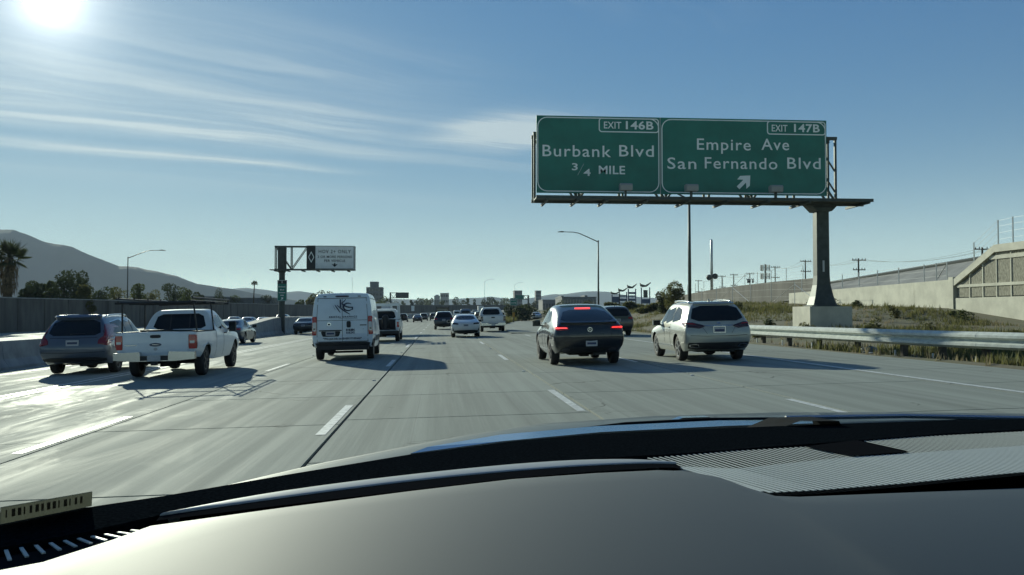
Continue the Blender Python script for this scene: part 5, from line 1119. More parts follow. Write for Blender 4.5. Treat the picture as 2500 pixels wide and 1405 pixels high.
# heavy vehicles
def box_truck(name, label, x, y, w, h, L, cabm, boxm, flip=False, stake=False, z0=None):
    t = thing(name, label, 'truck', (x, y, gz(x, y) if z0 is None else z0), math.pi if flip else 0)
    for yy in (0, 1.2, L + 1.4):
        for q in (-1, 1):
            o = obj('wheel', MB().lathe([(.2, -.15), (.46, -.15), (.5, -.1), (.5, .1), (.46, .15), (.2, .15), (.2, -.15)], 18, (q*(w/2 - .2), yy, .5), 'x'), m_tyre, t); obj('hub', MB().lathe([(0, q*.13), (.22, q*.13)], 12, (q*(w/2 - .2), yy, .5), 'x'), m_rimd, o)
    obj('chassis', MB().box(-.5, .5, -1.6, L + 2.0, .55, 1.0), m_well, t)
    if stake:
        obj('deck', MB().box(-w/2, w/2, -1.8, L - .1, 1.0, 1.15), m_plast, t)
        for k in range(9):
            yy = lerp(-1.75, L - .2, k / 8)
            for q in (-1, 1): obj('stake', MB().box(q*(w/2 - .04) - .04, q*(w/2 - .04) + .04, yy - .04, yy + .04, 1.15, h), m_plast, t)
        for z in (1.5, 2.0, 2.5):
            for q in (-1, 1): obj('stake_board', MB().box(q*(w/2 - .1) - .02, q*(w/2 - .1) + .02, -1.75, L - .2, z, z + .2), m_post, t)
            obj('stake_board', MB().box(-w/2 + .1, w/2 - .1, -1.79, -1.75, z, z + .2), m_post, t)
    else:
        b = obj('cargo_box', MB().box(-w/2, w/2, -1.8, L, 1.05, h), boxm, t); obj('door_gap', MB().box(-.01, .01, -1.81, -1.795, 1.1, h - .1), m_seam, b)
        for q in (-1, 1): obj('tail_light', MB().box(q*(w/2 - .2) - .1, q*(w/2 - .2) + .1, -1.83, -1.795, .85, 1.0), m_red, t)
    cb = obj('cab', MB().prism([(L + .15, .6), (L + 2.4, .6), (L + 2.45, 1.5), (L + 2.1, 2.55), (L + 1.8, 2.75), (L + .15, 2.75)], -w/2 + .1, w/2 - .1, 'x'), cabm, t)
    obj('windscreen', MB().add([(-w/2 + .25, L + 2.42, 1.62), (w/2 - .25, L + 2.42, 1.62), (w/2 - .3, L + 2.14, 2.48), (-w/2 + .3, L + 2.14, 2.48)], [(0, 1, 2, 3)]), m_glass, cb)
    for q in (-1, 1): obj('mirror', MB().box(q*(w/2 + .1) - .08, q*(w/2 + .1) + .08, L + 2.1, L + 2.2, 1.6, 2.2), m_plast, cb); obj('headlight', MB().box(q*.8 - .15, q*.8 + .15, L + 2.44, L + 2.48, .95, 1.15), m_clear, cb)
    obj('bumper', MB().box(-w/2 + .05, w/2 - .05, L + 2.4, L + 2.55, .5, .8), m_plast, cb)
    return t
m_boxw = M('box_white', (.62, .63, .63), .5, var=.08)
box_truck('stake_truck', 'dark stake-bed truck beyond the dark SUV', .6, 166, 2.4, 2.9, 4.5, P_grey, m_boxw, stake=True)
box_truck('box_truck', 'white box truck coming the other way on the far bend', -15.2, 262, 2.6, 4.0, 9.0, P_white, m_boxw, flip=True)
box_truck('box_truck', 'far pale box truck on the rising bend', 18.5, 395, 2.5, 3.6, 6.0, P_white, m_boxw)
box_truck('flatbed_truck', 'oncoming grey truck with high rack by the left barrier', -21.6, 41, 2.3, 2.4, 4.0, P_silver, m_boxw, flip=True, stake=True)
# ---------------------------------------------------------------- vegetation
m_leaf = M('leaf_green', (.055, .07, .028), .7, var=.45, vscale=1.2); m_leafd = M('leaf_dark', (.035, .05, .024), .7, var=.4, vscale=1.2); m_leafo = M('leaf_olive', (.085, .09, .035), .75, var=.4, vscale=1.5)
m_bark = M('bark', (.09, .07, .05), .95, var=.3, bump=.5); m_frond = M('palm_frond', (.05, .065, .028), .6, var=.3); m_skirt = M('dead_frond', (.14, .105, .06), .9, var=.4)
m_weed = M('weed_blades', (.19, .165, .075), .85, var=.6, vscale=1.5, c2=(.10, .13, .045), coords='Object'); m_dryw = M('dry_weed', (.32, .26, .15), .9, var=.4, vscale=2)
def backlit(m, k, tint):
    t = m.node_tree; b = t.nodes['Principled BSDF']; tr = N(t, 'ShaderNodeBsdfTranslucent', inp={'Color': (*tint, 1)}); mx = N(t, 'ShaderNodeMixShader', inp={0: k})
    t.links.new(b.outputs[0], mx.inputs[1]); t.links.new(tr.outputs[0], mx.inputs[2]); t.links.new(mx.outputs[0], t.nodes['Material Output'].inputs[0])
backlit(m_weed, .4, (.17, .165, .06)); backlit(m_dryw, .4, (.30, .25, .15)); backlit(m_leaf, .35, (.12, .15, .04)); backlit(m_leafd, .3, (.07, .09, .03)); backlit(m_leafo, .4, (.16, .16, .05)); backlit(m_frond, .3, (.10, .12, .04))
def leaf_cloud(lobes, n, s, rng, flat=.0):
    mb = MB()
    for _ in range(n):
        c, r = rng.choice(lobes); 
        while True:
            p = Vector((rng.uniform(-1, 1), rng.uniform(-1, 1), rng.uniform(-1, 1)))
            if p.length < 1: break
        d = p.length; p = p / max(d, .01) * (d ** .45)
        q = Vector(c) + Vector((p.x * r[0], p.y * r[1], p.z * r[2])); a = Vector((rng.gauss(0, 1), rng.gauss(0, 1), rng.gauss(0, .8))).normalized(); b = a.orthogonal().normalized()
        k = s * rng.uniform(.5, 1.4); a *= k; b *= k * .5; mb.add([q - a, q - b * .9, q + a, q + b], [(0, 1, 2, 3)])
    return mb
def tree(name, label, x, y, h, w, mat, seed, z0=None, n=1800, trunk=.35, leaf=None, lob=9, group=None, tall=1.0):
    rng = random.Random(seed); z0 = gz(x, y) if z0 is None else z0; t = thing(name, label, 'bush' if 'bush' in name else 'tree', (x, y, z0 - .1), 0, group)
    lobes = []
    for k in range(lob):
        a = rng.uniform(0, 6.28); rr = rng.uniform(.1, .62) * w / 2; zz = lerp(trunk * h, h * .86, (k + .5) / lob + rng.uniform(-.06, .06)); sq = 1 - .5 * abs((zz / h) - (trunk + .9) / 2)
        r = rng.uniform(.17, .30) * w * sq; lobes.append(((math.cos(a) * rr * sq, math.sin(a) * rr * sq, zz), (r, r, min(r * .85 * tall, h * .3))))
    mb = MB().tube([(0, 0, -.2), (.05 * w, 0, h * trunk * .6), (.02 * w, .03 * w, h * .7)], [.035 * h, .028 * h, .012 * h], 8)
    for c, r in lobes[::2]: mb.tube([(.03 * w, 0, h * trunk * .7), tuple(Vector(c) * .9)], [.02 * h, .006 * h], 6)
    obj('trunk', mb, m_bark, t); obj('crown', leaf_cloud(lobes, n, leaf or w * .05, rng), mat, t); return t
def palm(name, label, x, y, h, w, seed, skirt=True, z0=0.0, group=None):
    rng = random.Random(seed); t = thing(name, label, 'palm tree', (x, y, z0), 0, group)
    r = .055 * h if skirt else .016 * h; obj('trunk', MB().tube([(0, 0, -.2), (0, 0, h * .5), (.02 * h, 0, h * .86)], [r * 1.15, r * .9, r * .7], 12), m_bark, t, smooth=True)
    top = Vector((.02 * h, 0, h * .86)); L = w / 2
    for k in range(46 if skirt else 30):
        a = rng.uniform(0, 6.28); el = rng.uniform(-.55, 1.35); d = Vector((math.cos(a) * math.cos(el), math.sin(a) * math.cos(el), math.sin(el))); ll = L * rng.uniform(.8, 1.05); side = d.cross(Vector((0, 0, 1))).normalized(); q = []
        base = top + d * ll * .35; mb = MB().bar(top, base, .05)
        for j in range(13):
            s = lerp(-1.15, 1.15, j / 12); dd = (d * math.cos(s) + side * math.sin(s)).normalized(); tip = base + dd * ll * .66 * (1 - .18 * abs(s)) - Vector((0, 0, ll * .12 * abs(s))); nn = dd.cross(d.orthogonal()).normalized() * ll * .035
            mb.add([base, base + (tip - base) * .5 + nn, tip, base + (tip - base) * .5 - nn], [(0, 1, 2, 3)])
        obj('frond', mb, m_frond, t)
    if skirt:
        mb = MB()
        for k in range(700):
            a = rng.uniform(0, 6.28); z = rng.uniform(.45, .84) * h; rr = r * 1.1 + rng.uniform(0, .10) * h * (.45 + .8 * (z / h - .45)); p = Vector((math.cos(a) * rr, math.sin(a) * rr, z)); e = Vector((math.cos(a) * .06, math.sin(a) * .06, -rng.uniform(.3, .7))); s = Vector((-math.sin(a), math.cos(a), 0)) * .05
            mb.add([p - s, p + s, p + e + s * .4, p + e - s * .4], [(0, 1, 2, 3)])
        obj('dead_frond_skirt', mb, m_skirt, t)
palm('fan_palm', 'stout fan palm with shaggy skirt behind the sound wall', upx(18, 96), 96, 8.6, 4.6, 1)
palm('slim_palm', 'tall slim palm standing alone behind the sound wall', upx(619, 230), 230, 10.6, 2.2, 2, False)
for px, pt, w, Y, mat, sd, lab, tl in ((88, 676, 2.4, 112, m_leafd, 3, 'dark rounded tree close to the stout fan palm', 1), (118, 676, 2.0, 115, m_leaf, 4, 'small green tree between dark trees by the fan palm', 1), (152, 656, 3.6, 112, m_leafd, 5, 'ragged dark tree with spiky top near the fan palm', 1.2), (190, 655, 2.8, 116, m_leafd, 6, 'dark tree with upright spire beside the ragged tree', 1.5), (205, 688, 2.2, 110, m_leafo, 27, 'low olive shrub-like tree below the spire tree', 1), (60, 690, 2.2, 108, m_leafd, 28, 'low dark tree hugging the fan palm trunk', 1),
                                   (248, 700, 3.4, 130, m_leafd, 29, 'low dark tree beside the slim lamp behind the wall', 1), (337, 684, 2.4, 150, m_leaf, 7, 'feathery pale tree just right of the slim lamp', 1), (422, 683, 3.4, 160, m_leafd, 8, 'round dark tree above the pickup rack', 1), (452, 698, 3.0, 175, m_leaf, 9, 'paler tree beside the round dark tree', 1), (489, 708, 2.6, 200, m_leafd, 10, 'small tree beyond the round dark tree', 1), (285, 700, 3.6, 160, m_leafo, 11, 'olive tree left of the slim lamp', 1),
                                   (372, 704, 3.0, 190, m_leafo, 30, 'hazy olive tree between the feathery and round trees', 1), (535, 703, 3.2, 280, m_leafd, 12, 'distant pointed tree on the skyline behind the wall', 1.6), (576, 716, 4.0, 300, m_leaf, 13, 'distant low tree left of the slim palm', 1), (650, 716, 5, 300, m_leafd, 26, 'distant low tree right of the slim palm', 1)):
    z = upz(pt, Y, px) + .1; tree('broadleaf_tree', lab, upx(px, Y), Y, z, w * 1.45, mat, sd, 0, 2200, .2, .17, 12, tall=tl, group='trees behind the sound wall')
for k, (px, pt, w, Y, lab) in enumerate(((755, 722, 6, 330, 'low pale-green tree at the edge of the tree mass'), (772, 710, 7, 338, 'tree topped by a dark tip in the tree mass'), (800, 706, 9, 345, 'tallest tree of the mass left of the van'), (828, 713, 8, 350, 'broad tree of the mass just above the van roof'), (735, 730, 5, 322, 'small shrub-like tree by the green sign column'), (862, 720, 7, 380, 'tree beyond the white van roof'))):
    z = upz(pt, Y, px); tree('broadleaf_tree', lab, upx(px, Y), Y, z, w, (m_leafo, m_leaf, m_leafd)[k % 3], 40 + k, 0, 1500, .22, .32, group='tree mass left of the van')
rng = random.Random(5)
SKY_T = [(945, 722, 480), (968, 738, 620), (1018, 726, 640), (1030, 724, 660), (1040, 726, 640), (1052, 725, 670), (1110, 722, 640), (1126, 728, 650), (1143, 720, 640), (1160, 726, 660), (1180, 726, 640), (1192, 722, 600), (1202, 720, 610), (1222, 728, 640), (1238, 726, 620), (1300, 732, 560), (1330, 730, 700), (1352, 731, 700), (1366, 736, 480), (985, 731, 640), (1004, 730, 630), (1080, 730, 640), (1212, 730, 640), (920, 730, 560), (1285, 736, 520)]
for k, (px, pt, Y) in enumerate(SKY_T): tree('skyline_tree', 'small distant tree among many on the skyline above the far wall', upx(px, Y), Y, upz(pt, Y), rng.uniform(5, 10), rng.choice((m_leafd, m_leaf)), 60 + k, 0, 500, .2, .55, 6, 'distant skyline trees', rng.uniform(1, 1.6))
# bushes on the right
tree('round_bush', 'large round twiggy bush in front of the ramp wall', upx(1647, 78), 78, 3.35, 3.0, m_leafo, 20, 1.4, 2600, .18, .10)
tree('round_bush', 'low bush beside the large round bush', upx(1622, 86), 86, 2.6, 2.6, m_leafd, 21, 1.3, 1500, .15, .12)
for k, (px, Y, h, w, lab) in enumerate(((1270, 150, 2.7, 6.0, 'dark bush in the gore behind the small exit sign'), (1294, 165, 2.6, 6.0, 'dark bush in the gore nearest the exit ramp'), (1252, 175, 2.9, 5.0, 'bush behind the amber marker in the gore'), (1345, 200, 2.6, 8.0, 'wide bush beyond the exit ramp left of the lamp'), (1400, 190, 2.6, 9.0, 'wide bush beyond the exit ramp behind the black car'), (1440, 180, 2.6, 6.0, 'bush at the foot of the ramp street lamp'), (1500, 120, 1.1, 4.0, 'olive bush below the pylon signs'), (1545, 110, 1.0, 4.0, 'low olive bush on the bank below the pylon signs'), (1585, 96, 1.0, 4.0, 'low bush on the bank left of the champagne crossover'))):
    x = upx(px, Y); tree('low_bush', lab, x, Y, h, w, (m_leafd, m_leafo)[k > 5], 80 + k, min(gz(x, Y), 2.0), 1600, .1, .2, 8)
rb_ = random.Random(31)
for k in range(22):
    y = rb_.uniform(27, 75); x = rb_.uniform(16 if y > 34 else 19, 28.5); h = rb_.uniform(.45, .95); tree('weed_bush', 'scrubby dark green weed bush growing on the bank', x, y, h, h * rb_.uniform(1.3, 2.2), rb_.choice((m_leafo, m_leaf, m_leafo)), 200 + k, None, 420, .08, .075, 6, 'scrubby bushes on the bank')
# weeds, dry stalks and litter on the bank
def blades(n, fx, mat, name, hs, label):
    rng = random.Random(len(name)); mb = MB(); done = 0
    while done < n:
        x, y, k = fx(rng)
        if x is None: continue
        done += 1; z = gz(x, y) - .04; h = rng.uniform(*hs) * k
        for _ in range(5):
            a = rng.uniform(0, 6.28); w = h * .07 + .006; l = rng.uniform(.1, .5) * h; s = Vector((-math.sin(a) * w, math.cos(a) * w, 0)); p = Vector((x + rng.uniform(-.12, .12), y + rng.uniform(-.12, .12), z))
            mb.add([p - s, p + s, p + Vector((math.cos(a) * l, math.sin(a) * l, h * rng.uniform(.6, 1.1)))], [(0, 1, 2)])
    return obj(name, mb, mat, label=label, cat='weeds', kind='stuff')
def bank(rng):
    y = 18 + 125 * rng.random() ** 1.7; x = rng.uniform(13.4 if y < 60 else rampc(y) + 4.2, 29.8); d = noise.noise((x * .22, y * .12, 2.0)) * 1.3 + .4 * noise.noise((x * 1.1, y * .9, 7))
    up = sst(15.5, 24, x)
    if d < .22 - .38 * up - (.25 if y > 48 else 0): return (None,) * 3
    return x, y, .5 + .9 * max(0, d + .3)
blades(16000, bank, m_weed, 'green_weeds', (.10, .42), 'green and olive weeds covering the bank below the retaining walls')
blades(3500, lambda r: (lambda y: (r.uniform(13.2 if y < 60 else rampc(y) + 3.8, 29), y, 1))(18 + 110 * r.random() ** 1.5), m_dryw, 'dry_stalks', (.08, .32), 'dry straw-coloured stalks scattered between the weeds')
def gore(r):
    y = r.uniform(95, 215); a, b = 8.2, rampc(y) - 3.2
    return (r.uniform(a, b), y, 1.6) if b > a else (None,) * 3
blades(2200, gore, m_weed, 'gore_weeds', (.2, .6), 'dark weeds filling the gore between freeway and ramp')
m_rock = M('bank_rock', (.24, .23, .19), .9, var=.3, vscale=6, bump=.5, bscale=10)
def rock(label, x, y, s, seed, mat=m_rock, name='rock', cat='rock', group=None, flat=.6):
    bm = bmesh.new(); bmesh.ops.create_icosphere(bm, subdivisions=2, radius=s)
    for v in bm.verts: v.co *= 1 + .35 * noise.noise(v.co / s * 1.3 + Vector((seed * 3.1, 0, 0))); v.co.z *= flat
    me = bpy.data.meshes.new(name); bm.to_mesh(me); bm.free(); return obj(name, me, mat, loc=(x, y, gz(x, y) + s * flat * .5), label=label, cat=cat, group=group)
rock('rounded pale boulder lying under the guardrail', 13.95, 27.6, .30, 1)
m_bag = M('pale_bag', (.52, .53, .54), .5); m_bag2 = M('blue_bag', (.14, .20, .38), .5)
rock('crumpled blue bag lying under the guardrail end', 14.5, 21.5, .2, 2, m_bag2, 'litter_bag', 'bag'); rock('crumpled pale bag beside the blue bag', 14.75, 21.2, .14, 3, m_bag, 'litter_bag', 'bag')
rr = random.Random(9)
for k in range(28):
    y = rr.uniform(19, 60); x = rr.uniform(13.5, 26); rock('small stone lying loose on the weedy bank', x, y, rr.uniform(.05, .13), 10 + k, group='stones on the bank')
for k in range(12):
    y = rr.uniform(20, 46); x = rr.uniform(13.4, 16); rock('scrap of pale litter along the shoulder edge', x, y, rr.uniform(.04, .08), 80 + k, m_bag, 'litter_scrap', 'litter', 'litter along the shoulder', .3)

# ---------------------------------------------------------------- hills and haze
m_hill = M('hill_scrub', (.055, .06, .055), .95, var=.3, vscale=.004, bump=.0)
def ridge(name, prof, Y, depth, rough, seed):
    rows = []; n = 9; pts = []
    for (a, b), (c, d) in zip(prof, prof[1:]):
        for i in range(6): pts.append((lerp(a, c, i / 6), lerp(b, d, i / 6)))
    pts.append(prof[-1])
    for j in range(n + 1):
        t = j / n; row = []
        for px, py in pts:
            x = upx(max(-600, px), Y) - max(0, -600 - px) * Y / 1500; top = upz(py, Y, max(-600, px)); s = t ** 1.1; y = Y - (top * 2.0 + 60) * (1 - t)
            z = top * s + (noise.fractal((x * .0022 + seed, y * .0022, seed), 1, 2, 5) * rough * top * (1 - abs(2 * t - 1)) if 0 < j < n else 0) - (4 if j == 0 else 0)
            if j == n: z += noise.fractal((x * .01, seed, 0), 1, 2, 4) * top * .018
            row.append((x, y, z))
        rows.append(row)
    rows.append([(p[0], p[1] + 400, -5) for p in rows[-1]])
    return obj(name, MB().grid(rows), m_hill, smooth=True, kind='structure')
ridge('mountain', [(-1400, 600), (-900, 560), (-450, 548), (-150, 545), (0, 560), (30, 562), (60, 571), (105, 590), (175, 604), (215, 622), (240, 632), (290, 650), (335, 653), (400, 667), (430, 674), (480, 694), (540, 702), (600, 712), (660, 724), (760, 740), (900, 756)], 3600, 760, .10, 3.0)
ridge('far_hills', [(440, 740), (560, 706), (600, 703), (640, 707), (690, 714), (730, 711), (790, 720), (900, 728), (1050, 733), (1150, 728), (1200, 725), (1260, 732), (1310, 726), (1345, 719), (1385, 718), (1420, 713), (1455, 711), (1490, 714), (1540, 724), (1600, 728), (1700, 736), (1850, 742), (2100, 738), (2500, 735), (3000, 745)], 7500, 700, .06, 8.0)
bpy.context.view_layer.update()
mh = bpy.data.materials.new('haze_air'); mh.use_nodes = True; th = mh.node_tree; th.nodes.clear()
pv = N(th, 'ShaderNodeVolumePrincipled', inp={'Density': .00012, 'Color': (.72, .86, 1.0, 1), 'Anisotropy': .0}); ho = N(th, 'ShaderNodeOutputMaterial'); th.links.new(pv.outputs[0], ho.inputs['Volume'])
HAZE = obj('haze', MB().box(-6500, 6500, -400, 8300, -12, 480), mh, kind='stuff', label='thin blue daylight haze filling the valley', cat='haze')
# ---------------------------------------------------------------- the car the photograph is taken from
m_dash = M('dash_vinyl', (.018, .034, .043), .65, spec=.85, bump=.03, bscale=900); m_dashd = M('dash_recess', (.010, .011, .013), .9, spec=0); m_bevel = M('dash_bevel', (.40, .41, .40), .45, spec=.6)
m_slat = M('grille_slat', (.55, .58, .54), .55); m_ribp = M('ribbed_panel', (.02, .022, .024), .9, spec=0)
m_frit = M('windscreen_frit', (.003, .0045, .006), .9, spec=.0, var=.9, vscale=260, c2=(.009, .012, .015)); m_hood = paint('bonnet_paint', (.045, .06, .055), .1, .5, .15); m_cowl = M('cowl_plastic', (.006, .008, .010), .8, spec=.05, var=.4, vscale=20)
m_stick = M('sticker_paper', (.34, .36, .32), .7); tn = m_stick.node_tree; tl_ = N(tn, 'ShaderNodeBsdfTranslucent', inp={'Color': (.34, .35, .30, 1)}); mx = N(tn, 'ShaderNodeMixShader', inp={0: .6}); tn.links.new(tn.nodes['Principled BSDF'].outputs[0], mx.inputs[1]); tn.links.new(tl_.outputs[0], mx.inputs[2]); tn.links.new(mx.outputs[0], tn.nodes['Material Output'].inputs[0])
m_bar = M('sticker_ink', (.13, .11, .085), .7); m_lining = M('headlining', (.16, .16, .155), .9)
eg = thing('camera_car', 'dark dashboard and bonnet edge of the car we ride in', 'car', (.35, 0, .011)); EI = Matrix.Translation((-.35, 0, -.008))
def ep(o): o.matrix_parent_inverse = EI; return o
FE = [(-.9, .50), (-.6, .60), (-.36, .735), (-.319, .766), (-.287, .835), (-.27, .884), (-.159, .945), (-.033, 1.012), (.089, 1.075), (.196, 1.111), (.281, 1.132), (.312, 1.128), (.340, 1.085), (.352, 1.02), (.366, .972), (.40, .968), (.432, .975), (.547, 1.005), (.743, 1.066), (1.0, 1.13), (1.4, 1.2)]
rows = []
for t, dz in ((0, -.06), (.2, -.03), (.45, -.008), (.7, .0), (.86, .002), (.95, .0), (.985, -.004), (1.0, -.012), (1.0, -.05)):
    rows.append([(x, lerp(.38, y, t), 1.302 + dz - .040 * (x - .05) ** 2) for x, y in FE])
ep(obj('dash_pad', MB().grid(rows), m_dash, eg, smooth=True))
ep(obj('dash_carrier', MB().box(-.95, 1.5, .36, 1.06, 1.12, 1.235).add([(-.95, .9, 1.235), (1.5, .9, 1.235), (1.5, 1.5, 1.272), (-.95, 1.0, 1.262), (-.95, .9, 1.1), (1.5, .9, 1.1), (1.5, 1.5, 1.1), (-.95, 1.0, 1.1)], [(0,1,2,3), (7,6,5,4), (0,4,5,1), (1,5,6,2), (2,6,7,3), (3,7,4,0)]), m_dashd, eg))
GU = [(-.274, .899), (-.165, .979), (-.035, 1.062), (.092, 1.119), (.203, 1.153), (.288, 1.162), (.313, 1.150)]; BU = [(-.268, .905), (-.210, .985), (-.095, 1.066), (.03, 1.135), (.155, 1.188), (.262, 1.194), (.312, 1.156)]
rows = []
for t, z in ((0, 1.296), (0, 1.2985), (.04, 1.3), (.5, 1.3012), (.96, 1.3005), (1, 1.298), (1, 1.28)): rows.append([(lerp(a[0], b[0], t), lerp(a[1], b[1], t), z) for a, b in zip(GU, BU)])
md = ep(obj('dash_bevel', MB().grid(rows), m_bevel, eg, smooth=True)).modifiers.new('s', 'SUBSURF'); md.levels = md.render_levels = 2
ep(obj('dash_slot_shade', MB().grid([[(a[0], a[1] + .002, 1.2982) for a in GU], [(a, b - .002, 1.2975) for a, b in ((-.272, .884), (-.159, .945), (-.033, 1.012), (.089, 1.075), (.196, 1.111), (.281, 1.132), (.314, 1.13))]]), m_dashd, eg))  # flat black strip laid over the slot, its shade put into the colour
ST = [(.285, 1.212), (.295, 1.215), (.436, 1.266), (.583, 1.303), (.674, 1.357), (.827, 1.396), (.995, 1.433), (1.3, 1.49)]; SM = [(.30, 1.142), (.314, 1.140), (.382, 1.118), (.563, 1.193), (.66, 1.217), (.887, 1.278), (1.3, 1.37)]; SB = [(.345, 1.06), (.36, .985), (.371, .972), (.432, .981), (.547, 1.011), (.743, 1.072), (1.0, 1.136), (1.4, 1.21)]
n = 116
gl = ep(obj('defroster_grille', MB().grid([[(.29 + i * .0088, interp(ST, .29 + i * .0088), 1.2925) for i in range(n)], [(.29 + i * .0088, interp(SM, .29 + i * .0088) + .003, 1.2925) for i in range(n)]]), m_dashd, eg))
ep(obj('ribbed_panel', MB().grid([[(.305 + i * .0088, interp(SM, .305 + i * .0088), 1.2915) for i in range(n)], [(.345 + i * .0088, interp(SB, .345 + i * .0088), 1.2915) for i in range(n)]]), m_ribp, eg))
for i in range(84):
    x = .290 + i * .0090; T = Vector((x, interp(ST, x), 1.2965)); Mi = Vector((x + .022, interp(SM, x + .022), 1.2965)); B = Vector((x + .075, interp(SB, x + .075), 1.2955))
    if T.y - Mi.y < .02: continue
    if not .575 < x < .645:
        obj('slat', MB().bar(T, Mi, .0026, .0007), m_slat, gl)
    if B.x > .36: obj('rib', MB().bar(Mi + Vector((0, .001, 0)), B, .0056, .0007), m_slat, gl)
obj('grille_blank', MB().add([(.545, 1.285, 1.2985), (.655, 1.345, 1.2985), (.675, 1.225, 1.2985), (.575, 1.195, 1.2985)], [(0, 1, 2, 3)]), m_dashd, gl)
for k in range(18):
    t = k / 17; x0 = lerp(-.44, -.285, t); yb = interp([(-.44, .735), (-.37, .79), (-.324, .826), (-.27, .866)], x0); obj('rib', MB().bar((x0, yb - .004, 1.296), (x0 + .018, yb - .045 * (1 - t) - .012, 1.296), .0030, .0012), m_slat, gl)
ep(obj('ribbed_panel', MB().add([(-.47, .70, 1.291), (-.27, .872, 1.291), (-.275, .85, 1.291), (-.35, .735, 1.291), (-.45, .66, 1.291)], [(0, 1, 2, 3, 4)]), m_ribp, eg))
FL = [(-.55, .62), (-.416, .748), (-.372, .787), (-.323, .835), (-.272, .906), (-.167, .994), (-.036, 1.085), (.094, 1.166), (.212, 1.205), (.333, 1.232), (.47, 1.280), (.609, 1.325), (.822, 1.400), (.989, 1.440), (1.3, 1.49)]
FU = [(-.57, .66), (-.448, .806), (-.408, .864), (-.349, .937), (-.296, .982), (-.185, 1.100), (-.041, 1.243), (.112, 1.356), (.251, 1.427), (.398, 1.465), (.551, 1.495), (.713, 1.526), (.923, 1.557), (1.089, 1.568), (1.4, 1.60)]
# the black band along the foot of the windscreen
ep(obj('windscreen_band', MB().grid([[(a[0], a[1], 1.275) for a in FL], [(a[0], a[1], 1.2985) for a in FL], [(b[0], b[1], 1.301) for b in FU], [(b[0], b[1] + .004, 1.27) for b in FU]]), m_frit, eg))
s4 = [Vector((-.406, .860, 1.3018)), Vector((-.352, .934, 1.3018)), Vector((-.335, .890, 1.3245)), Vector((-.389, .824, 1.3245))]
sn = (s4[1] - s4[0]).cross(s4[3] - s4[0]).normalized(); sn = sn if sn.y < 0 else -sn
st_ = ep(obj('sticker', MB().add(s4 + [p - sn * .0006 for p in s4], [(0,1,2,3), (7,6,5,4), (0,4,5,1), (1,5,6,2), (2,6,7,3), (3,7,4,0)]), m_stick, eg))
rb = random.Random(3)
for k in range(14):
    u = .05 + k * .062; w = rb.choice((.016, .028, .038)); q = []
    for uu, vv in ((u, .38), (u + w, .38), (u + w, .86), (u, .86)): q.append(s4[0].lerp(s4[1], uu).lerp(s4[3].lerp(s4[2], uu), vv) + sn * .0006)
    obj('code_bar', MB().add(q, [(0, 1, 2, 3)]), m_bar, st_)
# bonnet, cowl and wiper beyond the glass
HF = [(-.62, .95), (-.45, 1.15), (-.318, 1.376), (-.207, 1.558), (-.058, 1.75), (.041, 1.875), (.249, 2.081), (.547, 2.207), (.89, 2.263), (1.213, 2.237), (1.517, 2.183), (1.7, 2.0)]
rows = []
for t, z in ((0, 1.215), (.35, 1.238), (.7, 1.246), (.9, 1.244), (1.0, 1.238), (1.12, 1.20), (1.3, 1.08)): rows.append([(x, lerp(interp([(-.62, .72), (-.3, .95), (0, 1.2), (.3, 1.36), (.9, 1.5), (1.7, 1.5)], x), y, t), z) for x, y in HF])
ep(obj('bonnet', MB().grid(rows), m_hood, eg, smooth=True))
ep(obj('cowl_sky_glint', MB().grid([[(-.02, 1.60, 1.258), (.12, 1.72, 1.262), (.32, 1.80, 1.266), (.6, 1.86, 1.268), (.80, 1.875, 1.266)], [(-.05, 1.565, 1.252), (.12, 1.66, 1.258), (.32, 1.74, 1.262), (.6, 1.80, 1.264), (.82, 1.83, 1.264)], [(-.05, 1.565, 1.22), (.12, 1.66, 1.22), (.32, 1.74, 1.22), (.6, 1.80, 1.22), (.82, 1.83, 1.22)]]), m_chrome, eg))  # added bright strip standing for the sky's reflection along the bonnet's rear edge
wp = ep(obj('wiper_arm', MB().tube([(.22, 1.80, 1.252), (.40, 1.88, 1.258), (.60, 1.92, 1.259), (.76, 1.94, 1.255)], [.004, .006, .008, .009], 8), m_cowl, eg, smooth=True))
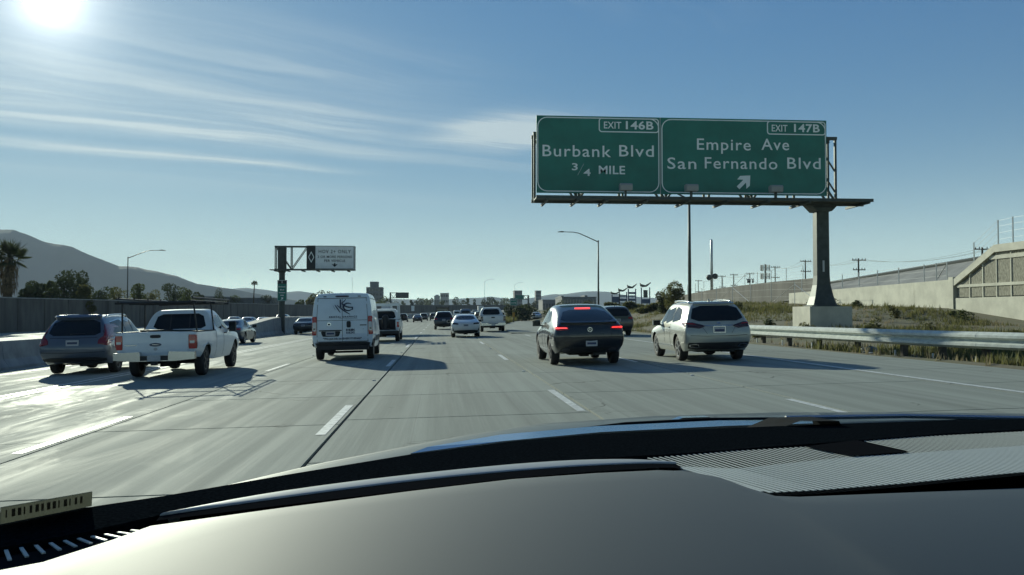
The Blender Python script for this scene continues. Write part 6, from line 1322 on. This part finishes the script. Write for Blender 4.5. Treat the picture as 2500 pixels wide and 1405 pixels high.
obj('wiper_blade', MB().bar((.20, 1.76, 1.250), (.70, 1.88, 1.256), .008, .010), m_cowl, wp)
obj('washer_nozzle', MB().prism([(.50, 1.25), (.54, 1.266), (.60, 1.267), (.63, 1.256), (.58, 1.25)], 1.93, 1.96), m_chrome, wp)
ep(obj('wiper_cover', MB().grid([[(.545, 1.62, 1.262), (.58, 1.62, 1.286), (.62, 1.62, 1.302), (.70, 1.62, 1.303), (.715, 1.62, 1.262)], [(.54, 1.50, 1.262), (.58, 1.50, 1.294), (.63, 1.50, 1.31), (.70, 1.50, 1.309), (.72, 1.50, 1.262)]]), m_cowl, eg))
ep(obj('bonnet_trim', MB().tube([(.80, 1.99, 1.256), (1.1, 2.02, 1.254), (1.6, 1.98, 1.245)], .006, 6), m_chrome, eg))
# roof, pillars and lower body around the camera
rows = [[(-.55, .22, 1.74), (.35, .34, 1.78), (1.25, .22, 1.74)], [(-.6, -.6, 1.78), (.35, -.6, 1.83), (1.3, -.6, 1.78)], [(-.58, -1.8, 1.74), (.35, -1.8, 1.78), (1.28, -1.8, 1.74)]]
md = ep(obj('roof', MB().grid(rows), m_lining, eg)).modifiers.new('t', 'SOLIDIFY'); md.thickness = .04
for s in (-1, 1): ep(obj('pillar', MB().bar((.35 + s * 1.0, .85, 1.2), (.35 + s * .9, .2, 1.76), .09), m_plast, eg)); ep(obj('door', MB().box(.35 + s * .96 - .03, .35 + s * .96 + .03, -1.2, .9, .35, 1.18), m_hood, eg)); ep(obj('rear_pillar', MB().bar((.35 + s * .98, -2.0, 1.1), (.35 + s * .9, -1.75, 1.76), .14), m_hood, eg))
ep(obj('lower_body', MB().box(-.55, 1.25, -2.4, 2.2, .3, .9), m_plast, eg))
for y in (-1.6, 1.5):
    for s in (-1, 1):
        o = ep(obj('wheel', MB().lathe([(.2, -.11), (.31, -.12), (.34, -.07), (.34, .07), (.31, .12), (.2, .11), (.2, -.11)], 22, (.35 + s * .82, y, .348), 'x'), m_tyre, eg))
